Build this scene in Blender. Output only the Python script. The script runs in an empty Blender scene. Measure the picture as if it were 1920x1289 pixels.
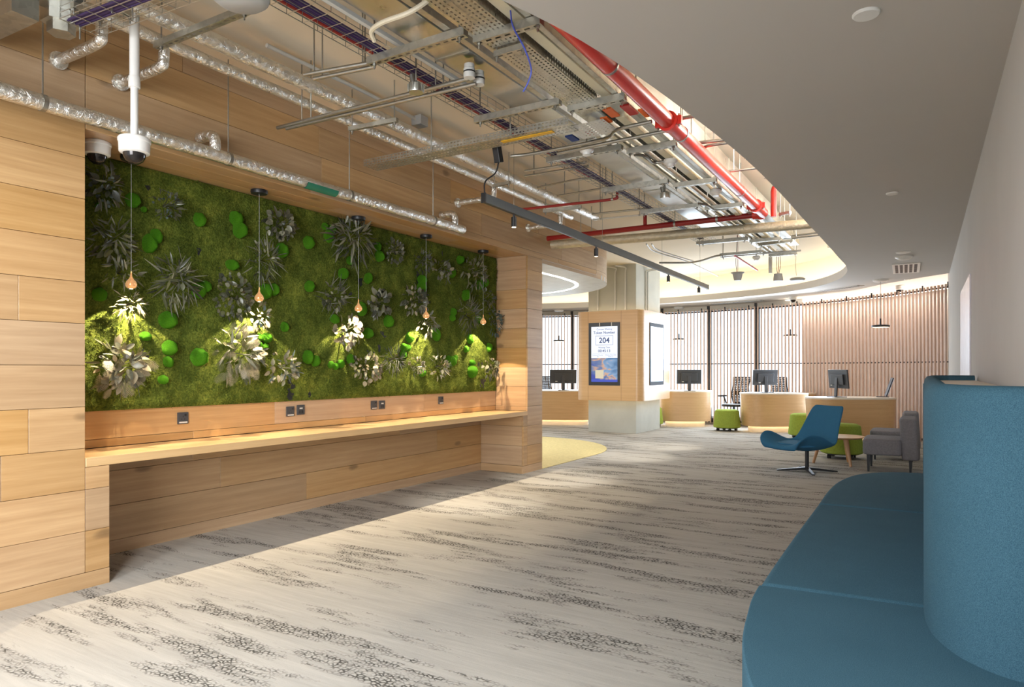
import bpy, bmesh, math, random
from mathutils import Vector as V, Matrix as M, noise
random.seed(7)
R = random.random
U = random.uniform
C = bpy.context.scene.collection
scn = bpy.context.scene

# ---------------------------------------------------------------- camera
F, HZ, H, CX = 1280.0, 692.0, 1.30, 960.0
TH = math.atan2(772, F)
S_, C_ = math.sin(TH), math.cos(TH)
cam = bpy.data.cameras.new('camera')
cam.sensor_width = 36
cam.lens = 36 * F / 1920
cam.shift_y = (HZ - 644.5) / 1920
cam.clip_start = 0.02
co = bpy.data.objects.new('camera', cam)
co.location = (0, 0, H)
co.rotation_euler = (math.pi / 2, 0, TH)
C.objects.link(co)
scn.camera = co
scn.view_settings.view_transform = 'Standard'
scn.view_settings.look = 'None'
scn.view_settings.gamma = 1
scn.view_settings.use_curve_mapping = False
scn.view_settings.exposure = 0.74
scn.cycles.max_bounces = 8
scn.cycles.diffuse_bounces = 5
scn.cycles.glossy_bounces = 4
scn.cycles.transmission_bounces = 6
scn.cycles.sample_clamp_indirect = 6
scn.cycles.caustics_reflective = False
scn.cycles.caustics_refractive = False

# ---------------------------------------------------------------- world
w = bpy.data.worlds.new('daylight')
scn.world = w
w.use_nodes = True
bg = w.node_tree.nodes['Background']
bg.inputs[0].default_value = (0.80, 0.89, 1.0, 1)
bg.inputs[1].default_value = 1.15


def light(kind, name, loc, energy, color=(1, 1, 1), target=None, **kw):
    l = bpy.data.lights.new(name, kind)
    l.energy = energy
    l.color = color
    for k, v in kw.items():
        setattr(l, k, v)
    o = bpy.data.objects.new(name, l)
    o.location = loc
    if target is not None:
        o.rotation_euler = (V(target) - V(loc)).to_track_quat('-Z', 'Y').to_euler()
    C.objects.link(o)
    return o


WARM = (1.0, 0.82, 0.58)
# added fill light from behind the camera, aimed at the timber wall
light('AREA', 'rear_fill', (-1.2, -2.3, 1.5), 52, (0.94, 0.97, 1.0), (-4.8, 4.6, 1.1), shape='RECTANGLE', size=2.6, size_y=2.2, spread=math.radians(84))
# daylight through the far curved glazing
for X, Y in ((-7.5, 15.5), (-4.6, 15.85), (-2.6, 15.2)):
    light('AREA', 'far_glazing_daylight', (X, Y, 1.5), 74, (0.72, 0.85, 1.0), (-4.4, 9.0, 0.9), shape='RECTANGLE', size=2.2, size_y=2.2)
# added fill lights hidden above the plaster ceiling's edge, brightening services and timber
for Y, E_ in ((1.4, 95), (4.6, 70), (8.6, 14)):
    light('AREA', 'void_fill', (-0.80, Y, 3.16), E_, (0.97, 0.98, 1.0), (-4.2, Y, 3.0), shape='RECTANGLE', size=3.2, size_y=0.25)
# the lobby ceiling behind the timber wall
light('AREA', 'lobby_ceiling_light', (-6.2, 9.6, 2.62), 50, (0.95, 0.97, 1.0), (-6.2, 9.6, 0), shape='RECTANGLE', size=2.0, size_y=2.6)
# unseen fill lamps added under the plaster ceiling to brighten the floor
for Y in (-0.8, 1.0):
    light('AREA', 'corridor_fill', (-2.2, Y - 0.6, 2.80), 62, (0.97, 0.98, 1.0), (-2.2, Y - 0.6, 0), shape='DISK', size=0.5)


# ---------------------------------------------------------------- pixel -> place on a known plane
def ray(px, py):
    a = (px - CX) / F
    b = (HZ - py) / F
    return V((-S_ + a * C_, C_ + a * S_, b))


def onz(px, py, z):
    r = ray(px, py)
    return r * ((z - H) / r.z) + V((0, 0, H))


def onx(px, py, x):
    r = ray(px, py)
    return r * (x / r.x) + V((0, 0, H))


def ond(px, py, d):
    return ray(px, py) * d + V((0, 0, H))


# ---------------------------------------------------------------- helpers
class MB:
    def __init__(s):
        s.v, s.f = [], []

    def add(s, vs, fs):
        n = len(s.v)
        s.v += [V(p) for p in vs]
        s.f += [tuple(i + n for i in f) for f in fs]
        return s

    def box(s, a, b, m=None):
        x0, y0, z0 = a
        x1, y1, z1 = b
        vs = [V(p) for p in ((x0, y0, z0), (x1, y0, z0), (x1, y1, z0), (x0, y1, z0), (x0, y0, z1), (x1, y0, z1), (x1, y1, z1), (x0, y1, z1))]
        if m is not None:
            vs = [m @ p for p in vs]
        return s.add(vs, [(3, 2, 1, 0), (4, 5, 6, 7), (0, 1, 5, 4), (1, 2, 6, 5), (2, 3, 7, 6), (3, 0, 4, 7)])

    def tube(s, pts, r, seg=10, caps=True):
        pts = [V(p) for p in pts]
        n = len(pts)
        rs = r if isinstance(r, (list, tuple)) else [r] * n
        t0 = (pts[1] - pts[0]).normalized()
        up = V((0, 0, 1)) if abs(t0.z) < 0.9 else V((1, 0, 0))
        u = t0.cross(up).normalized()
        vs = []
        for i, p in enumerate(pts):
            t = (pts[min(i + 1, n - 1)] - pts[max(i - 1, 0)])
            t = t.normalized() if t.length > 1e-9 else t0
            u = (u - t * u.dot(t)).normalized()
            q = t.cross(u)
            for k in range(seg):
                a = 2 * math.pi * k / seg
                vs.append(p + (u * math.cos(a) + q * math.sin(a)) * rs[i])
        fs = []
        for i in range(n - 1):
            for k in range(seg):
                k2 = (k + 1) % seg
                fs.append((i * seg + k, i * seg + k2, (i + 1) * seg + k2, (i + 1) * seg + k))
        if caps:
            fs.append(tuple(range(seg))[::-1])
            fs.append(tuple((n - 1) * seg + k for k in range(seg)))
        return s.add(vs, fs)

    def lathe(s, prof, c=(0, 0, 0), seg=24, m=None):
        vs, fs = [], []
        for r, z in prof:
            for k in range(seg):
                a = 2 * math.pi * k / seg
                p = V((r * math.cos(a), r * math.sin(a), z))
                vs.append((m @ p if m is not None else p) + V(c))
        n = len(prof)
        for i in range(n - 1):
            for k in range(seg):
                k2 = (k + 1) % seg
                fs.append((i * seg + k, i * seg + k2, (i + 1) * seg + k2, (i + 1) * seg + k))
        fs.append(tuple(range(seg))[::-1])
        fs.append(tuple((n - 1) * seg + k for k in range(seg)))
        return s.add(vs, fs)

    def prism(s, out, z0, z1, scale0=None):
        n = len(out)
        lo = out if scale0 is None else scale0
        vs = [V((p[0], p[1], z0)) for p in lo] + [V((p[0], p[1], z1)) for p in out]
        fs = [tuple(range(n))[::-1], tuple(range(n, 2 * n))]
        for i in range(n):
            j = (i + 1) % n
            fs.append((i, j, n + j, n + i))
        return s.add(vs, fs)

    def perf(s, o, u, v, nu, nv, hu=0.5, hv=0.4):
        o, u, v = V(o), V(u), V(v)
        du, dv = u / nu, v / nv
        for i in range(nu):
            for j in range(nv):
                p = o + du * i + dv * j
                q = [p, p + du, p + du + dv, p + dv]
                a, b = (1 - hu) / 2, (1 - hv) / 2
                h = [p + du * a + dv * b, p + du * (1 - a) + dv * b, p + du * (1 - a) + dv * (1 - b), p + du * a + dv * (1 - b)]
                s.add(q + h, [(0, 1, 5, 4), (1, 2, 6, 5), (2, 3, 7, 6), (3, 0, 4, 7)])
        return s

    def build(s, name, mat, parent=None, smooth=False, bevel=0, bseg=2, weld=False, solid=0, local=False, sub=0, angle=None):
        """One mesh object; coordinates are world ones unless local, re-expressed below the parent."""
        me = bpy.data.meshes.new(name)
        vs = s.v
        if parent is not None and not local:
            inv = parent['_mw'] if False else MW.get(parent.name, M()).inverted()
            vs = [inv @ p for p in vs]
        lo = V([min(p[i] for p in vs) for i in range(3)])
        hi = V([max(p[i] for p in vs) for i in range(3)])
        org = (lo + hi) / 2
        if parent is None and not local:
            org.z = lo.z
        if local:
            org = V((0, 0, 0))
        me.from_pydata([p - org for p in vs], [], s.f)
        bm = bmesh.new()
        bm.from_mesh(me)
        if weld:
            bmesh.ops.remove_doubles(bm, verts=bm.verts, dist=1e-4)
        bmesh.ops.recalc_face_normals(bm, faces=bm.faces)
        if bevel:
            es = [e for e in bm.edges if len(e.link_faces) == 2 and e.calc_face_angle(0) > 0.5]
            bmesh.ops.bevel(bm, geom=es, offset=bevel, segments=bseg, profile=0.5, affect='EDGES', clamp_overlap=True)
        for f in bm.faces:
            f.smooth = smooth and not (bevel and f.calc_area() > 0.04)
        if smooth:
            lim = angle or 0.7
            for e in bm.edges:
                if len(e.link_faces) == 2 and e.calc_face_angle(0) > lim:
                    e.smooth = False
        bm.to_mesh(me)
        bm.free()
        me.materials.append(mat)
        o = bpy.data.objects.new(name, me)
        C.objects.link(o)
        o.location = org
        if parent is not None:
            o.parent = parent
        MW[o.name] = (MW.get(parent.name, M()) if parent is not None else M()) @ M.Translation(org)
        if sub:
            md = o.modifiers.new('subdivision', 'SUBSURF')
            md.levels = md.render_levels = sub
        return o


MW = {}


def tag(o, label, cat, group=None, kind=None):
    o['label'] = label
    if cat:
        o['category'] = cat
    if group:
        o['group'] = group
    if kind:
        o['kind'] = kind
    return o


def thing(name, label, cat, loc, rz=0, group=None):
    o = bpy.data.objects.new(name, None)
    C.objects.link(o)
    o.empty_display_size = 0.05
    o.location = loc
    o.rotation_euler = (0, 0, rz)
    MW[o.name] = M.Translation(V(loc)) @ M.Rotation(rz, 4, 'Z')
    return tag(o, label, cat, group)


def struct(o):
    o['kind'] = 'structure'
    return o


def part(parent, name, me, mat4, mat=None):
    o = bpy.data.objects.new(name, me)
    C.objects.link(o)
    o.parent = parent
    o.matrix_local = mat4
    return o


def copy_tree(o, loc=None, rz=None, label=None, parent=None):
    c = o.copy()
    C.objects.link(c)
    if parent is not None:
        c.parent = parent
    if loc is not None:
        c.location = loc
    if rz is not None:
        c.rotation_euler = (0, 0, rz)
    if label:
        c['label'] = label
    for ch in list(o.children):
        copy_tree(ch, parent=c)
    return c


def bez(pts, n=12):
    """smooth Catmull-Rom path through the points"""
    pts = [V(p) for p in pts]
    P = [pts[0] * 2 - pts[1]] + pts + [pts[-1] * 2 - pts[-2]]
    out = []
    for i in range(1, len(P) - 2):
        for k in range(n):
            t = k / n
            a, b, c, d = P[i - 1], P[i], P[i + 1], P[i + 2]
            out.append(0.5 * ((2 * b) + (c - a) * t + (2 * a - 5 * b + 4 * c - d) * t * t + (3 * b - a - 3 * c + d) * t ** 3))
    out.append(pts[-1])
    return out


def offset2(pts, d):
    """offset an open plan polyline to its left by d"""
    out = []
    n = len(pts)
    for i in range(n):
        a = V(pts[max(i - 1, 0)][:2])
        b = V(pts[min(i + 1, n - 1)][:2])
        t = (b - a).normalized()
        out.append(V((pts[i][0] - t.y * d, pts[i][1] + t.x * d)))
    return out


# ---------------------------------------------------------------- materials
def srgb(r, g, b):
    f = lambda c: (c / 255 / 12.92) if c / 255 <= 0.04045 else ((c / 255 + 0.055) / 1.055) ** 2.4
    return (f(r), f(g), f(b), 1)


class NT:
    def __init__(s, name):
        s.m = bpy.data.materials.new(name)
        s.m.use_nodes = True
        s.t = s.m.node_tree
        s.b = s.t.nodes['Principled BSDF']

    def n(s, typ, **kw):
        x = s.t.nodes.new('ShaderNode' + typ)
        for k, v in kw.items():
            if k[0] == '_':
                setattr(x, k[1:], v)
        return x

    def l(s, a, b):
        s.t.links.new(a, b)

    def ramp(s, fac, stops):
        r = s.n('ValToRGB')
        e = r.color_ramp.elements
        while len(e) < len(stops):
            e.new(0.5)
        for i, (p, c) in enumerate(stops):
            e[i].position = p
            e[i].color = c
        s.l(fac, r.inputs[0])
        return r.outputs[0]

    def mix(s, fac, a, b, mode='MIX'):
        x = s.n('Mix', _data_type='RGBA', _blend_type=mode)
        for sock, val in ((x.inputs[0], fac), (x.inputs[6], a), (x.inputs[7], b)):
            if hasattr(val, 'links'):
                s.l(val, sock)
            else:
                sock.default_value = val
        return x.outputs[2]

    def math(s, op, a, b=0.0, c=0.0):
        x = s.n('Math', _operation=op)
        for i, val in enumerate((a, b, c)):
            if hasattr(val, 'links'):
                s.l(val, x.inputs[i])
            else:
                x.inputs[i].default_value = val
        return x.outputs[0]

    def coords(s, scale=(1, 1, 1), kind='Object', rnd=0.0):
        tc = s.n('TexCoord')
        mp = s.n('Mapping')
        mp.inputs['Scale'].default_value = scale
        src = tc.outputs[kind]
        if rnd:
            oi = s.n('ObjectInfo')
            va = s.n('VectorMath', _operation='MULTIPLY_ADD')
            va.inputs[1].default_value = (rnd, rnd * 0.7, rnd * 1.3)
            cb = s.n('CombineXYZ')
            for i in range(3):
                s.l(oi.outputs['Random'], cb.inputs[i])
            s.l(cb.outputs[0], va.inputs[0])
            s.l(src, va.inputs[2])
            src = va.outputs[0]
        s.l(src, mp.inputs[0])
        return mp.outputs[0]

    def noise(s, vec, scale, detail=3, rough=0.5, dist=0.0):
        x = s.n('TexNoise')
        x.inputs['Scale'].default_value = scale
        x.inputs['Detail'].default_value = detail
        x.inputs['Roughness'].default_value = rough
        x.inputs['Distortion'].default_value = dist
        s.l(vec, x.inputs['Vector'])
        return x.outputs[0]

    def bump(s, h, strength=0.2, dist=0.01):
        x = s.n('Bump')
        x.inputs['Strength'].default_value = strength
        x.inputs['Distance'].default_value = dist
        s.l(h, x.inputs['Height'])
        s.l(x.outputs[0], s.b.inputs['Normal'])

    def fin(s, color=None, rough=0.5, metal=0.0, spec=None):
        if color is not None:
            if hasattr(color, 'links'):
                s.l(color, s.b.inputs['Base Color'])
            else:
                s.b.inputs['Base Color'].default_value = color
        s.b.inputs['Roughness'].default_value = rough
        s.b.inputs['Metallic'].default_value = metal
        if spec is not None:
            s.b.inputs['Specular IOR Level'].default_value = spec
        return s.m


def plain(name, rgb, rough=0.5, metal=0.0, var=0.08, scale=6.0, bump=0.0, spec=None):
    t = NT(name)
    c = srgb(*rgb)
    vec = t.coords(rnd=9.0)
    nz = t.noise(vec, scale, 4, 0.6)
    lo = tuple(x * (1 - var) for x in c[:3]) + (1,)
    hi = tuple(min(1, x * (1 + var)) for x in c[:3]) + (1,)
    col = t.ramp(nz, [(0.3, lo), (0.7, hi)])
    if bump:
        t.bump(t.noise(vec, scale * 20, 3, 0.6), bump, 0.004)
    return t.fin(col, rough, metal, spec)


def wood(name, axis, dark, light_, tint=0.10, knots=True, rough=0.40):
    t = NT(name)
    sc = [9.0, 9.0, 9.0]
    sc['XYZ'.index(axis)] = 0.75
    vec = t.coords(tuple(sc), rnd=37.0)
    g = t.noise(vec, 0.55, 5, 0.55, 1.6)
    sc2 = [75.0, 75.0, 75.0]
    sc2['XYZ'.index(axis)] = 3.0
    vf = t.coords(tuple(sc2), rnd=11.0)
    fine = t.noise(vf, 1.0, 3, 0.6)
    wv = t.n('TexWave', _wave_type='BANDS', _bands_direction='Z' if axis != 'Z' else 'X')
    wv.inputs['Scale'].default_value = 0.55
    wv.inputs['Distortion'].default_value = 9.0
    wv.inputs['Detail'].default_value = 3.0
    wv.inputs['Detail Scale'].default_value = 0.7
    t.l(vec, wv.inputs['Vector'])
    mixv = t.math('ADD', t.math('MULTIPLY', g, 0.58), t.math('ADD', t.math('MULTIPLY', fine, 0.36), t.math('MULTIPLY', wv.outputs['Fac'], 0.08)))
    col = t.ramp(mixv, [(0.24, srgb(*dark)), (0.52, srgb(*[(a + b) / 2 for a, b in zip(dark, light_)])), (0.80, srgb(*light_))])
    oi = t.n('ObjectInfo')
    hsv = t.n('HueSaturation')
    t.l(t.math('ADD', t.math('MULTIPLY', oi.outputs['Random'], tint * 2), 1 - tint), hsv.inputs['Value'])
    rr = t.math('FRACT', t.math('MULTIPLY', oi.outputs['Random'], 17.3))
    t.l(t.math('ADD', t.math('MULTIPLY', rr, 0.3), 0.85), hsv.inputs['Saturation'])
    t.l(col, hsv.inputs['Color'])
    out = hsv.outputs[0]
    if knots:
        s3 = [4.2, 4.2, 4.2]
        s3['XYZ'.index(axis)] = 2.1
        vk = t.coords(tuple(s3), rnd=23.0)
        wob = t.noise(vk, 3.0, 2)
        vm = t.n('VectorMath', _operation='MULTIPLY_ADD')
        t.l(wob, vm.inputs[0])
        vm.inputs[1].default_value = (0.16, 0.16, 0.16)
        t.l(vk, vm.inputs[2])
        vo = t.n('TexVoronoi')
        vo.inputs['Scale'].default_value = 0.55
        t.l(vm.outputs[0], vo.inputs['Vector'])
        k = t.ramp(vo.outputs['Distance'], [(0.0, (1, 1, 1, 1)), (0.045, (0.8, 0.8, 0.8, 1)), (0.085, (0, 0, 0, 1))])
        out = t.mix(t.math('MULTIPLY', k, 0.62), out, srgb(92, 70, 48))
    t.bump(mixv, 0.06, 0.002)
    t.b.inputs['Coat Weight'].default_value = 0.35
    t.b.inputs['Coat Roughness'].default_value = 0.22
    return t.fin(out, rough)


OAK_Y = wood('oak_planks_lengthways', 'Y', (164, 128, 88), (204, 170, 128))
OAK_X = wood('oak_planks_crossways', 'X', (164, 128, 88), (204, 170, 128))
OAK_Z = wood('oak_grain_upright', 'Z', (168, 124, 84), (205, 160, 116), knots=False)
VENEER = wood('oak_veneer', 'X', (196, 158, 114), (218, 182, 138), tint=0.03, knots=False, rough=0.4)
SLAT = plain('walnut_slat', (212, 184, 166), 0.5, var=0.12, scale=3)
DARKGAP = plain('dark_gap', (70, 52, 36), 0.9)
PLASTER = plain('white_plaster', (206, 203, 198), 0.85, var=0.03, scale=1.2)
SOFFIT = plain('grey_white_ceiling_paint', (192, 187, 180), 0.9, var=0.015, scale=0.8)
CREAM = plain('cream_paint', (234, 228, 212), 0.85, var=0.02, scale=1.0)
UPPER = plain('beige_upper_ceiling', (226, 212, 188), 0.9, var=0.03, scale=0.7)
WHITE = plain('white_plastic', (226, 224, 218), 0.35, var=0.02)
OFFWHITE = plain('offwhite_metal', (205, 203, 196), 0.4, var=0.03)
GREYPL = plain('pale_grey_plastic', (170, 170, 168), 0.5, var=0.03)
BLACK = plain('black_metal', (30, 30, 32), 0.45, var=0.08)
DGREY = plain('charcoal_plastic', (62, 64, 68), 0.5, var=0.06)
TRACK = plain('graphite_track', (84, 90, 92), 0.45, 0.3, var=0.05)
RED = plain('red_pipe_paint', (212, 54, 42), 0.3, var=0.08, scale=3)
DRED = plain('dark_red_pipe_paint', (142, 26, 22), 0.4, var=0.08, scale=3)
PURPLE = plain('purple_cable', (62, 44, 86), 0.5, var=0.15)
BLUEC = plain('blue_cable', (70, 84, 180), 0.45)
CABLEW = plain('cream_cable', (214, 202, 176), 0.5)
CONCRETE = plain('column_paint', (182, 182, 172), 0.8, var=0.06, scale=2.5)
MOSSBASE = plain('dark_moss_bed', (60, 70, 26), 1.0, var=0.3, scale=8)
YELLOW = plain('yellow_carpet', (206, 190, 132), 0.95, var=0.12, scale=30, bump=0.4)
GREENF = plain('green_wool', (146, 164, 70), 0.95, var=0.10, scale=40, bump=0.3, spec=0.1)
GREYF = plain('grey_wool', (128, 126, 130), 0.95, var=0.12, scale=50, bump=0.3, spec=0.1)
COPPER = plain('copper_glass', (232, 150, 90), 0.12, 0.75, var=0.05)
COPPER.node_tree.nodes['Principled BSDF'].inputs['Emission Color'].default_value = (1.0, 0.62, 0.28, 1)
COPPER.node_tree.nodes['Principled BSDF'].inputs['Emission Strength'].default_value = 0.25
STICKO = plain('orange_sticker', (226, 104, 30), 0.6)
STICKR = plain('red_sticker', (176, 36, 30), 0.6)
STICKB = plain('blue_sticker', (40, 70, 140), 0.6)
STICKY = plain('yellow_sticker', (226, 172, 30), 0.6)
STICKG = plain('green_sticker', (30, 110, 84), 0.6)


def fabric(name, a, b, sheen=0.0):
    t = NT(name)
    vec = t.coords(rnd=5.0)
    n1 = t.noise(vec, 420, 2, 0.7)
    n2 = t.noise(vec, 3.0, 3, 0.5)
    col = t.mix(t.math('MULTIPLY', n2, 0.35), t.ramp(n1, [(0.35, srgb(*a)), (0.65, srgb(*b))]), srgb(*[x * 0.85 for x in a]))
    t.bump(n1, 0.35, 0.002)
    t.b.inputs['Sheen Weight'].default_value = sheen
    return t.fin(col, 0.95, spec=0.1)


TEAL = fabric('teal_blue_wool', (54, 90, 108), (86, 124, 142))
BLUEF = fabric('blue_wool', (42, 92, 128), (72, 130, 166))


def metal(name, rgb, rough, spangle=0.25, scale=18.0, bump=0.0, mt=1.0):
    t = NT(name)
    vec = t.coords(rnd=5.0)
    vo = t.n('TexVoronoi')
    vo.inputs['Scale'].default_value = scale
    t.l(vec, vo.inputs['Vector'])
    c = srgb(*rgb)
    col = t.ramp(vo.outputs['Color'], [(0.1, tuple(x * (1 - spangle) for x in c[:3]) + (1,)), (0.9, c)])
    nz = t.noise(vec, scale * 0.6, 4, 0.6)
    t.l(t.math('ADD', t.math('MULTIPLY', nz, 0.25), rough - 0.12), t.b.inputs['Roughness'])
    if bump:
        t.bump(t.noise(t.coords((1, 1, 1), rnd=3.0), 26.0, 4, 0.65, 0.8), bump, 0.02)
    m = t.fin(col, rough, mt)
    t.l(t.math('ADD', t.math('MULTIPLY', nz, 0.25), rough - 0.12), t.b.inputs['Roughness'])
    return m


GALV = metal('galvanised_steel', (196, 194, 184), 0.42, 0.22, 30)
GALVD = metal('galvanised_duct', (206, 206, 200), 0.32, 0.10, 9)
FOIL = metal('foil_lagging', (244, 242, 236), 0.30, 0.1, 25, bump=0.8)
STEEL = metal('zinc_rod', (170, 168, 160), 0.4, 0.1, 40)
CREAMM = plain('cream_trunking', (222, 214, 186), 0.5, 0.1, var=0.03)


def emis(name, rgb, strength):
    t = NT(name)
    t.b.inputs['Base Color'].default_value = (0.8, 0.8, 0.8, 1)
    t.b.inputs['Emission Color'].default_value = srgb(*rgb)
    t.b.inputs['Emission Strength'].default_value = strength
    return t.m


LEDW = emis('warm_led', (255, 226, 176), 7.0)
LEDC = emis('cove_led', (255, 240, 218), 13.0)
LEDN = emis('neutral_led', (255, 246, 230), 9.0)
LEDS = emis('slat_cove_led', (255, 240, 224), 22.0)
LAMP = emis('lamp_diffuser', (255, 236, 200), 3.0)


def glass(name):
    t = NT(name)
    t.b.inputs['Base Color'].default_value = (0.93, 0.97, 0.99, 1)
    t.b.inputs['Roughness'].default_value = 0.0
    t.b.inputs['IOR'].default_value = 1.05
    t.b.inputs['Transmission Weight'].default_value = 1.0
    return t.m


GLASS = glass('window_glass')
DOME = plain('smoked_dome', (46, 42, 40), 0.06, 0.5, var=0.02)


def carpet():
    t = NT('streaked_carpet')
    st = t.noise(t.coords((0.8, 8.0, 1)), 1.6, 6, 0.66, 0.4)
    st2 = t.noise(t.coords((2.2, 34.0, 1)), 1.4, 4, 0.6)
    fine = t.noise(t.coords((1, 1, 1)), 260, 2, 0.7)
    v = t.math('ADD', t.math('MULTIPLY', st, 0.6), t.math('ADD', t.math('MULTIPLY', st2, 0.28), t.math('MULTIPLY', fine, 0.14)))
    base = t.ramp(v, [(0.24, srgb(152, 149, 142)), (0.48, srgb(171, 167, 159)), (0.74, srgb(188, 184, 175))])
    # crackle patches: dark cell edges inside streaky blocks
    wob = t.n('VectorMath', _operation='MULTIPLY_ADD')
    nv = t.n('TexNoise')
    nv.inputs['Scale'].default_value = 30
    t.l(t.coords(), nv.inputs['Vector'])
    t.l(nv.outputs['Color'], wob.inputs[0])
    wob.inputs[1].default_value = (0.012, 0.012, 0)
    t.l(t.coords((0.75, 1.0, 1)), wob.inputs[2])
    vo = t.n('TexVoronoi', _feature='DISTANCE_TO_EDGE', _voronoi_dimensions='2D')
    vo.inputs['Scale'].default_value = 52
    t.l(wob.outputs[0], vo.inputs['Vector'])
    edge = t.ramp(vo.outputs['Distance'], [(0.09, (1, 1, 1, 1)), (0.27, (0, 0, 0, 1))])
    m1 = t.noise(t.coords((0.8, 4.6, 1)), 1.25, 3, 0.5, 0.2)
    m2 = t.noise(t.coords((3.0, 14.0, 1)), 1.6, 3, 0.6)
    mm = t.math('ADD', t.math('MULTIPLY', m1, 0.72), t.math('MULTIPLY', m2, 0.28))
    mask = t.ramp(mm, [(0.505, (0, 0, 0, 1)), (0.58, (1, 1, 1, 1))])
    brk = t.ramp(t.noise(t.coords(), 26, 2, 0.5), [(0.36, (0.3, 0.3, 0.3, 1)), (0.52, (1, 1, 1, 1))])
    fac = t.math('MULTIPLY', t.math('MULTIPLY', edge, mask), t.math('MULTIPLY', brk, 0.82))
    col = t.mix(fac, base, srgb(38, 35, 30))
    t.bump(t.math('SUBTRACT', v, fac), 0.5, 0.006)
    return t.fin(col, 0.97, spec=0.05)


CARPET = carpet()
# ---------------------------------------------------------------- the setting
XL = -4.87                                # back of the knee space under the worktop
XW, XM, XR = -4.24, -4.71, 0.35           # front of the timber wall, back of its recess, plaster wall
ZS, ZC, ZF = 2.83, 3.41, 2.72             # plaster ceiling, upper ceiling, recess top
SC, SR = V((-5.5, 9.1)), 7.2              # plan circle of the slatted screen


def arc(a, r=SR):
    return V((SC.x + r * math.sin(a), SC.y + r * math.cos(a)))


struct(MB().box((-13, -3, -0.12), (3, 19, 0)).build('floor', CARPET))
fl = bpy.data.objects['floor']
rug = [(XW, 7.79), (XW, 9.5)] + [(XW - 1.95 + 1.95 * math.cos(a), 9.5 + 1.95 * math.sin(a)) for a in [k * math.pi / 2 / 14 for k in range(1, 15)]] + [(-9.5, 11.45), (-9.5, 7.79)]
y_ = struct(MB().prism(rug, 0.0, 0.006).build('yellow_inlay', YELLOW, fl))
y_['label'] = 'yellow carpet inlay with a rounded corner'

struct(MB().box((-13, -3, ZC), (1, 19, ZC + 0.1)).build('ceiling_upper', UPPER))
wr = struct(MB().box((XR, -3, 0), (XR + 0.15, 14.6, 3.4)).build('wall_right', PLASTER))
dl = [onx(1803, 600, XR).y, onx(1821, 600, XR).y]
dr = struct(MB().box((XR - 0.012, min(dl), 0.02), (XR + 0.01, max(dl), 2.12)).build('door_1', plain('door_gloss_white', (226, 226, 232), 0.25)))
struct(MB().box((XR - 0.02, -3, 0), (XR, min(dl) - 0.03, 0.08)).build('baseboard_right', WHITE))

# plaster ceiling with the big free-form opening, its upstand and cove
edge = [(-4.24, -0.6), (-3.4, -0.25), (-2.6, 0.3), (-2.0, 1.15), (-1.5, 2.4), (-1.31, 3.21), (-1.19, 4.2), (-1.11, 5.2), (-1.07, 6.3), (-1.05, 7.6), (-1.02, 9.0), (-1.0, 10.4), (-0.99, 11.3), (-1.06, 12.1), (-1.27, 12.93), (-1.68, 13.75), (-2.35, 14.45), (-3.3, 14.95), (-4.5, 15.35), (-5.7, 15.55), (-7.2, 15.5), (-8.4, 15.2), (-9.6, 14.6)]
ev = [(p.x, p.y) for p in bez([(x, y, 0) for x, y in edge], 5)]
outer = [arc(-0.78 + k * 1.68 / 44, SR + 0.62 - 0.92 * min(1, max(0, (-0.78 + k * 1.68 / 44 - 0.36) / 0.42))) for k in range(45)]
poly = ev + [(-10.2, 14.2)] + [(p.x, p.y) for p in outer if p.x < XR - 0.02] + [(XR, 12.95), (XR, -3), (XW, -3)]
ce = struct(MB().prism(poly, ZS, ZS + 0.13).build('ceiling', SOFFIT))
tri = ce.modifiers.new('tri', 'TRIANGULATE')
back = offset2(ev, -0.30)
mb = MB()
vs = [V((p.x, p.y, z)) for p in back for z in (ZS + 0.10, ZC)]
mb.add(vs, [(2 * i, 2 * i + 2, 2 * i + 3, 2 * i + 1) for i in range(len(back) - 1)])
struct(mb.build('wall_cove', CREAM, smooth=True))
s0, s1 = offset2(ev, -0.12), offset2(ev, -0.16)
mb = MB()
k0 = 30
vs = [V((p.x, p.y, ZS + 0.14)) for p in s0] + [V((p.x, p.y, ZS + 0.14)) for p in s1]
n = len(s0)
mb.add(vs, [(i, i + 1, n + i + 1, n + i) for i in range(k0, n - 1)])
struct(mb.build('trim_1', LEDC))          # cove light strip on the ledge

# lobby ceiling behind the rounded timber bulkhead
lob = [(x, y) for x, y in rug]
struct(MB().prism(lob, 2.67, 2.74).build('ceiling_lobby', plain('lobby_ceiling', (206, 208, 210), 0.6)))
ledp = [(XW - 0.42, 8.0), (XW - 0.42, 9.2)] + [(XW - 1.95 + 1.5 * math.cos(a), 9.42 + 1.5 * math.sin(a)) for a in [k * math.pi / 2 / 14 for k in range(0, 15)]] + [(-9, 10.92)]
mb = MB()
a_, b_ = offset2(ledp, 0.025), offset2(ledp, -0.025)
n = len(ledp)
mb.add([V((p.x, p.y, 2.666)) for p in a_] + [V((p.x, p.y, 2.666)) for p in b_], [(i, i + 1, n + i + 1, n + i) for i in range(n - 1)])
struct(mb.build('trim_2', LEDN))
mb = MB()
mb.box((-9.5, 7.79, 0), (XW - 0.03, 7.99 - 0.15, 2.67))
struct(mb.build('wall_lobby', OAK_X))

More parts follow.
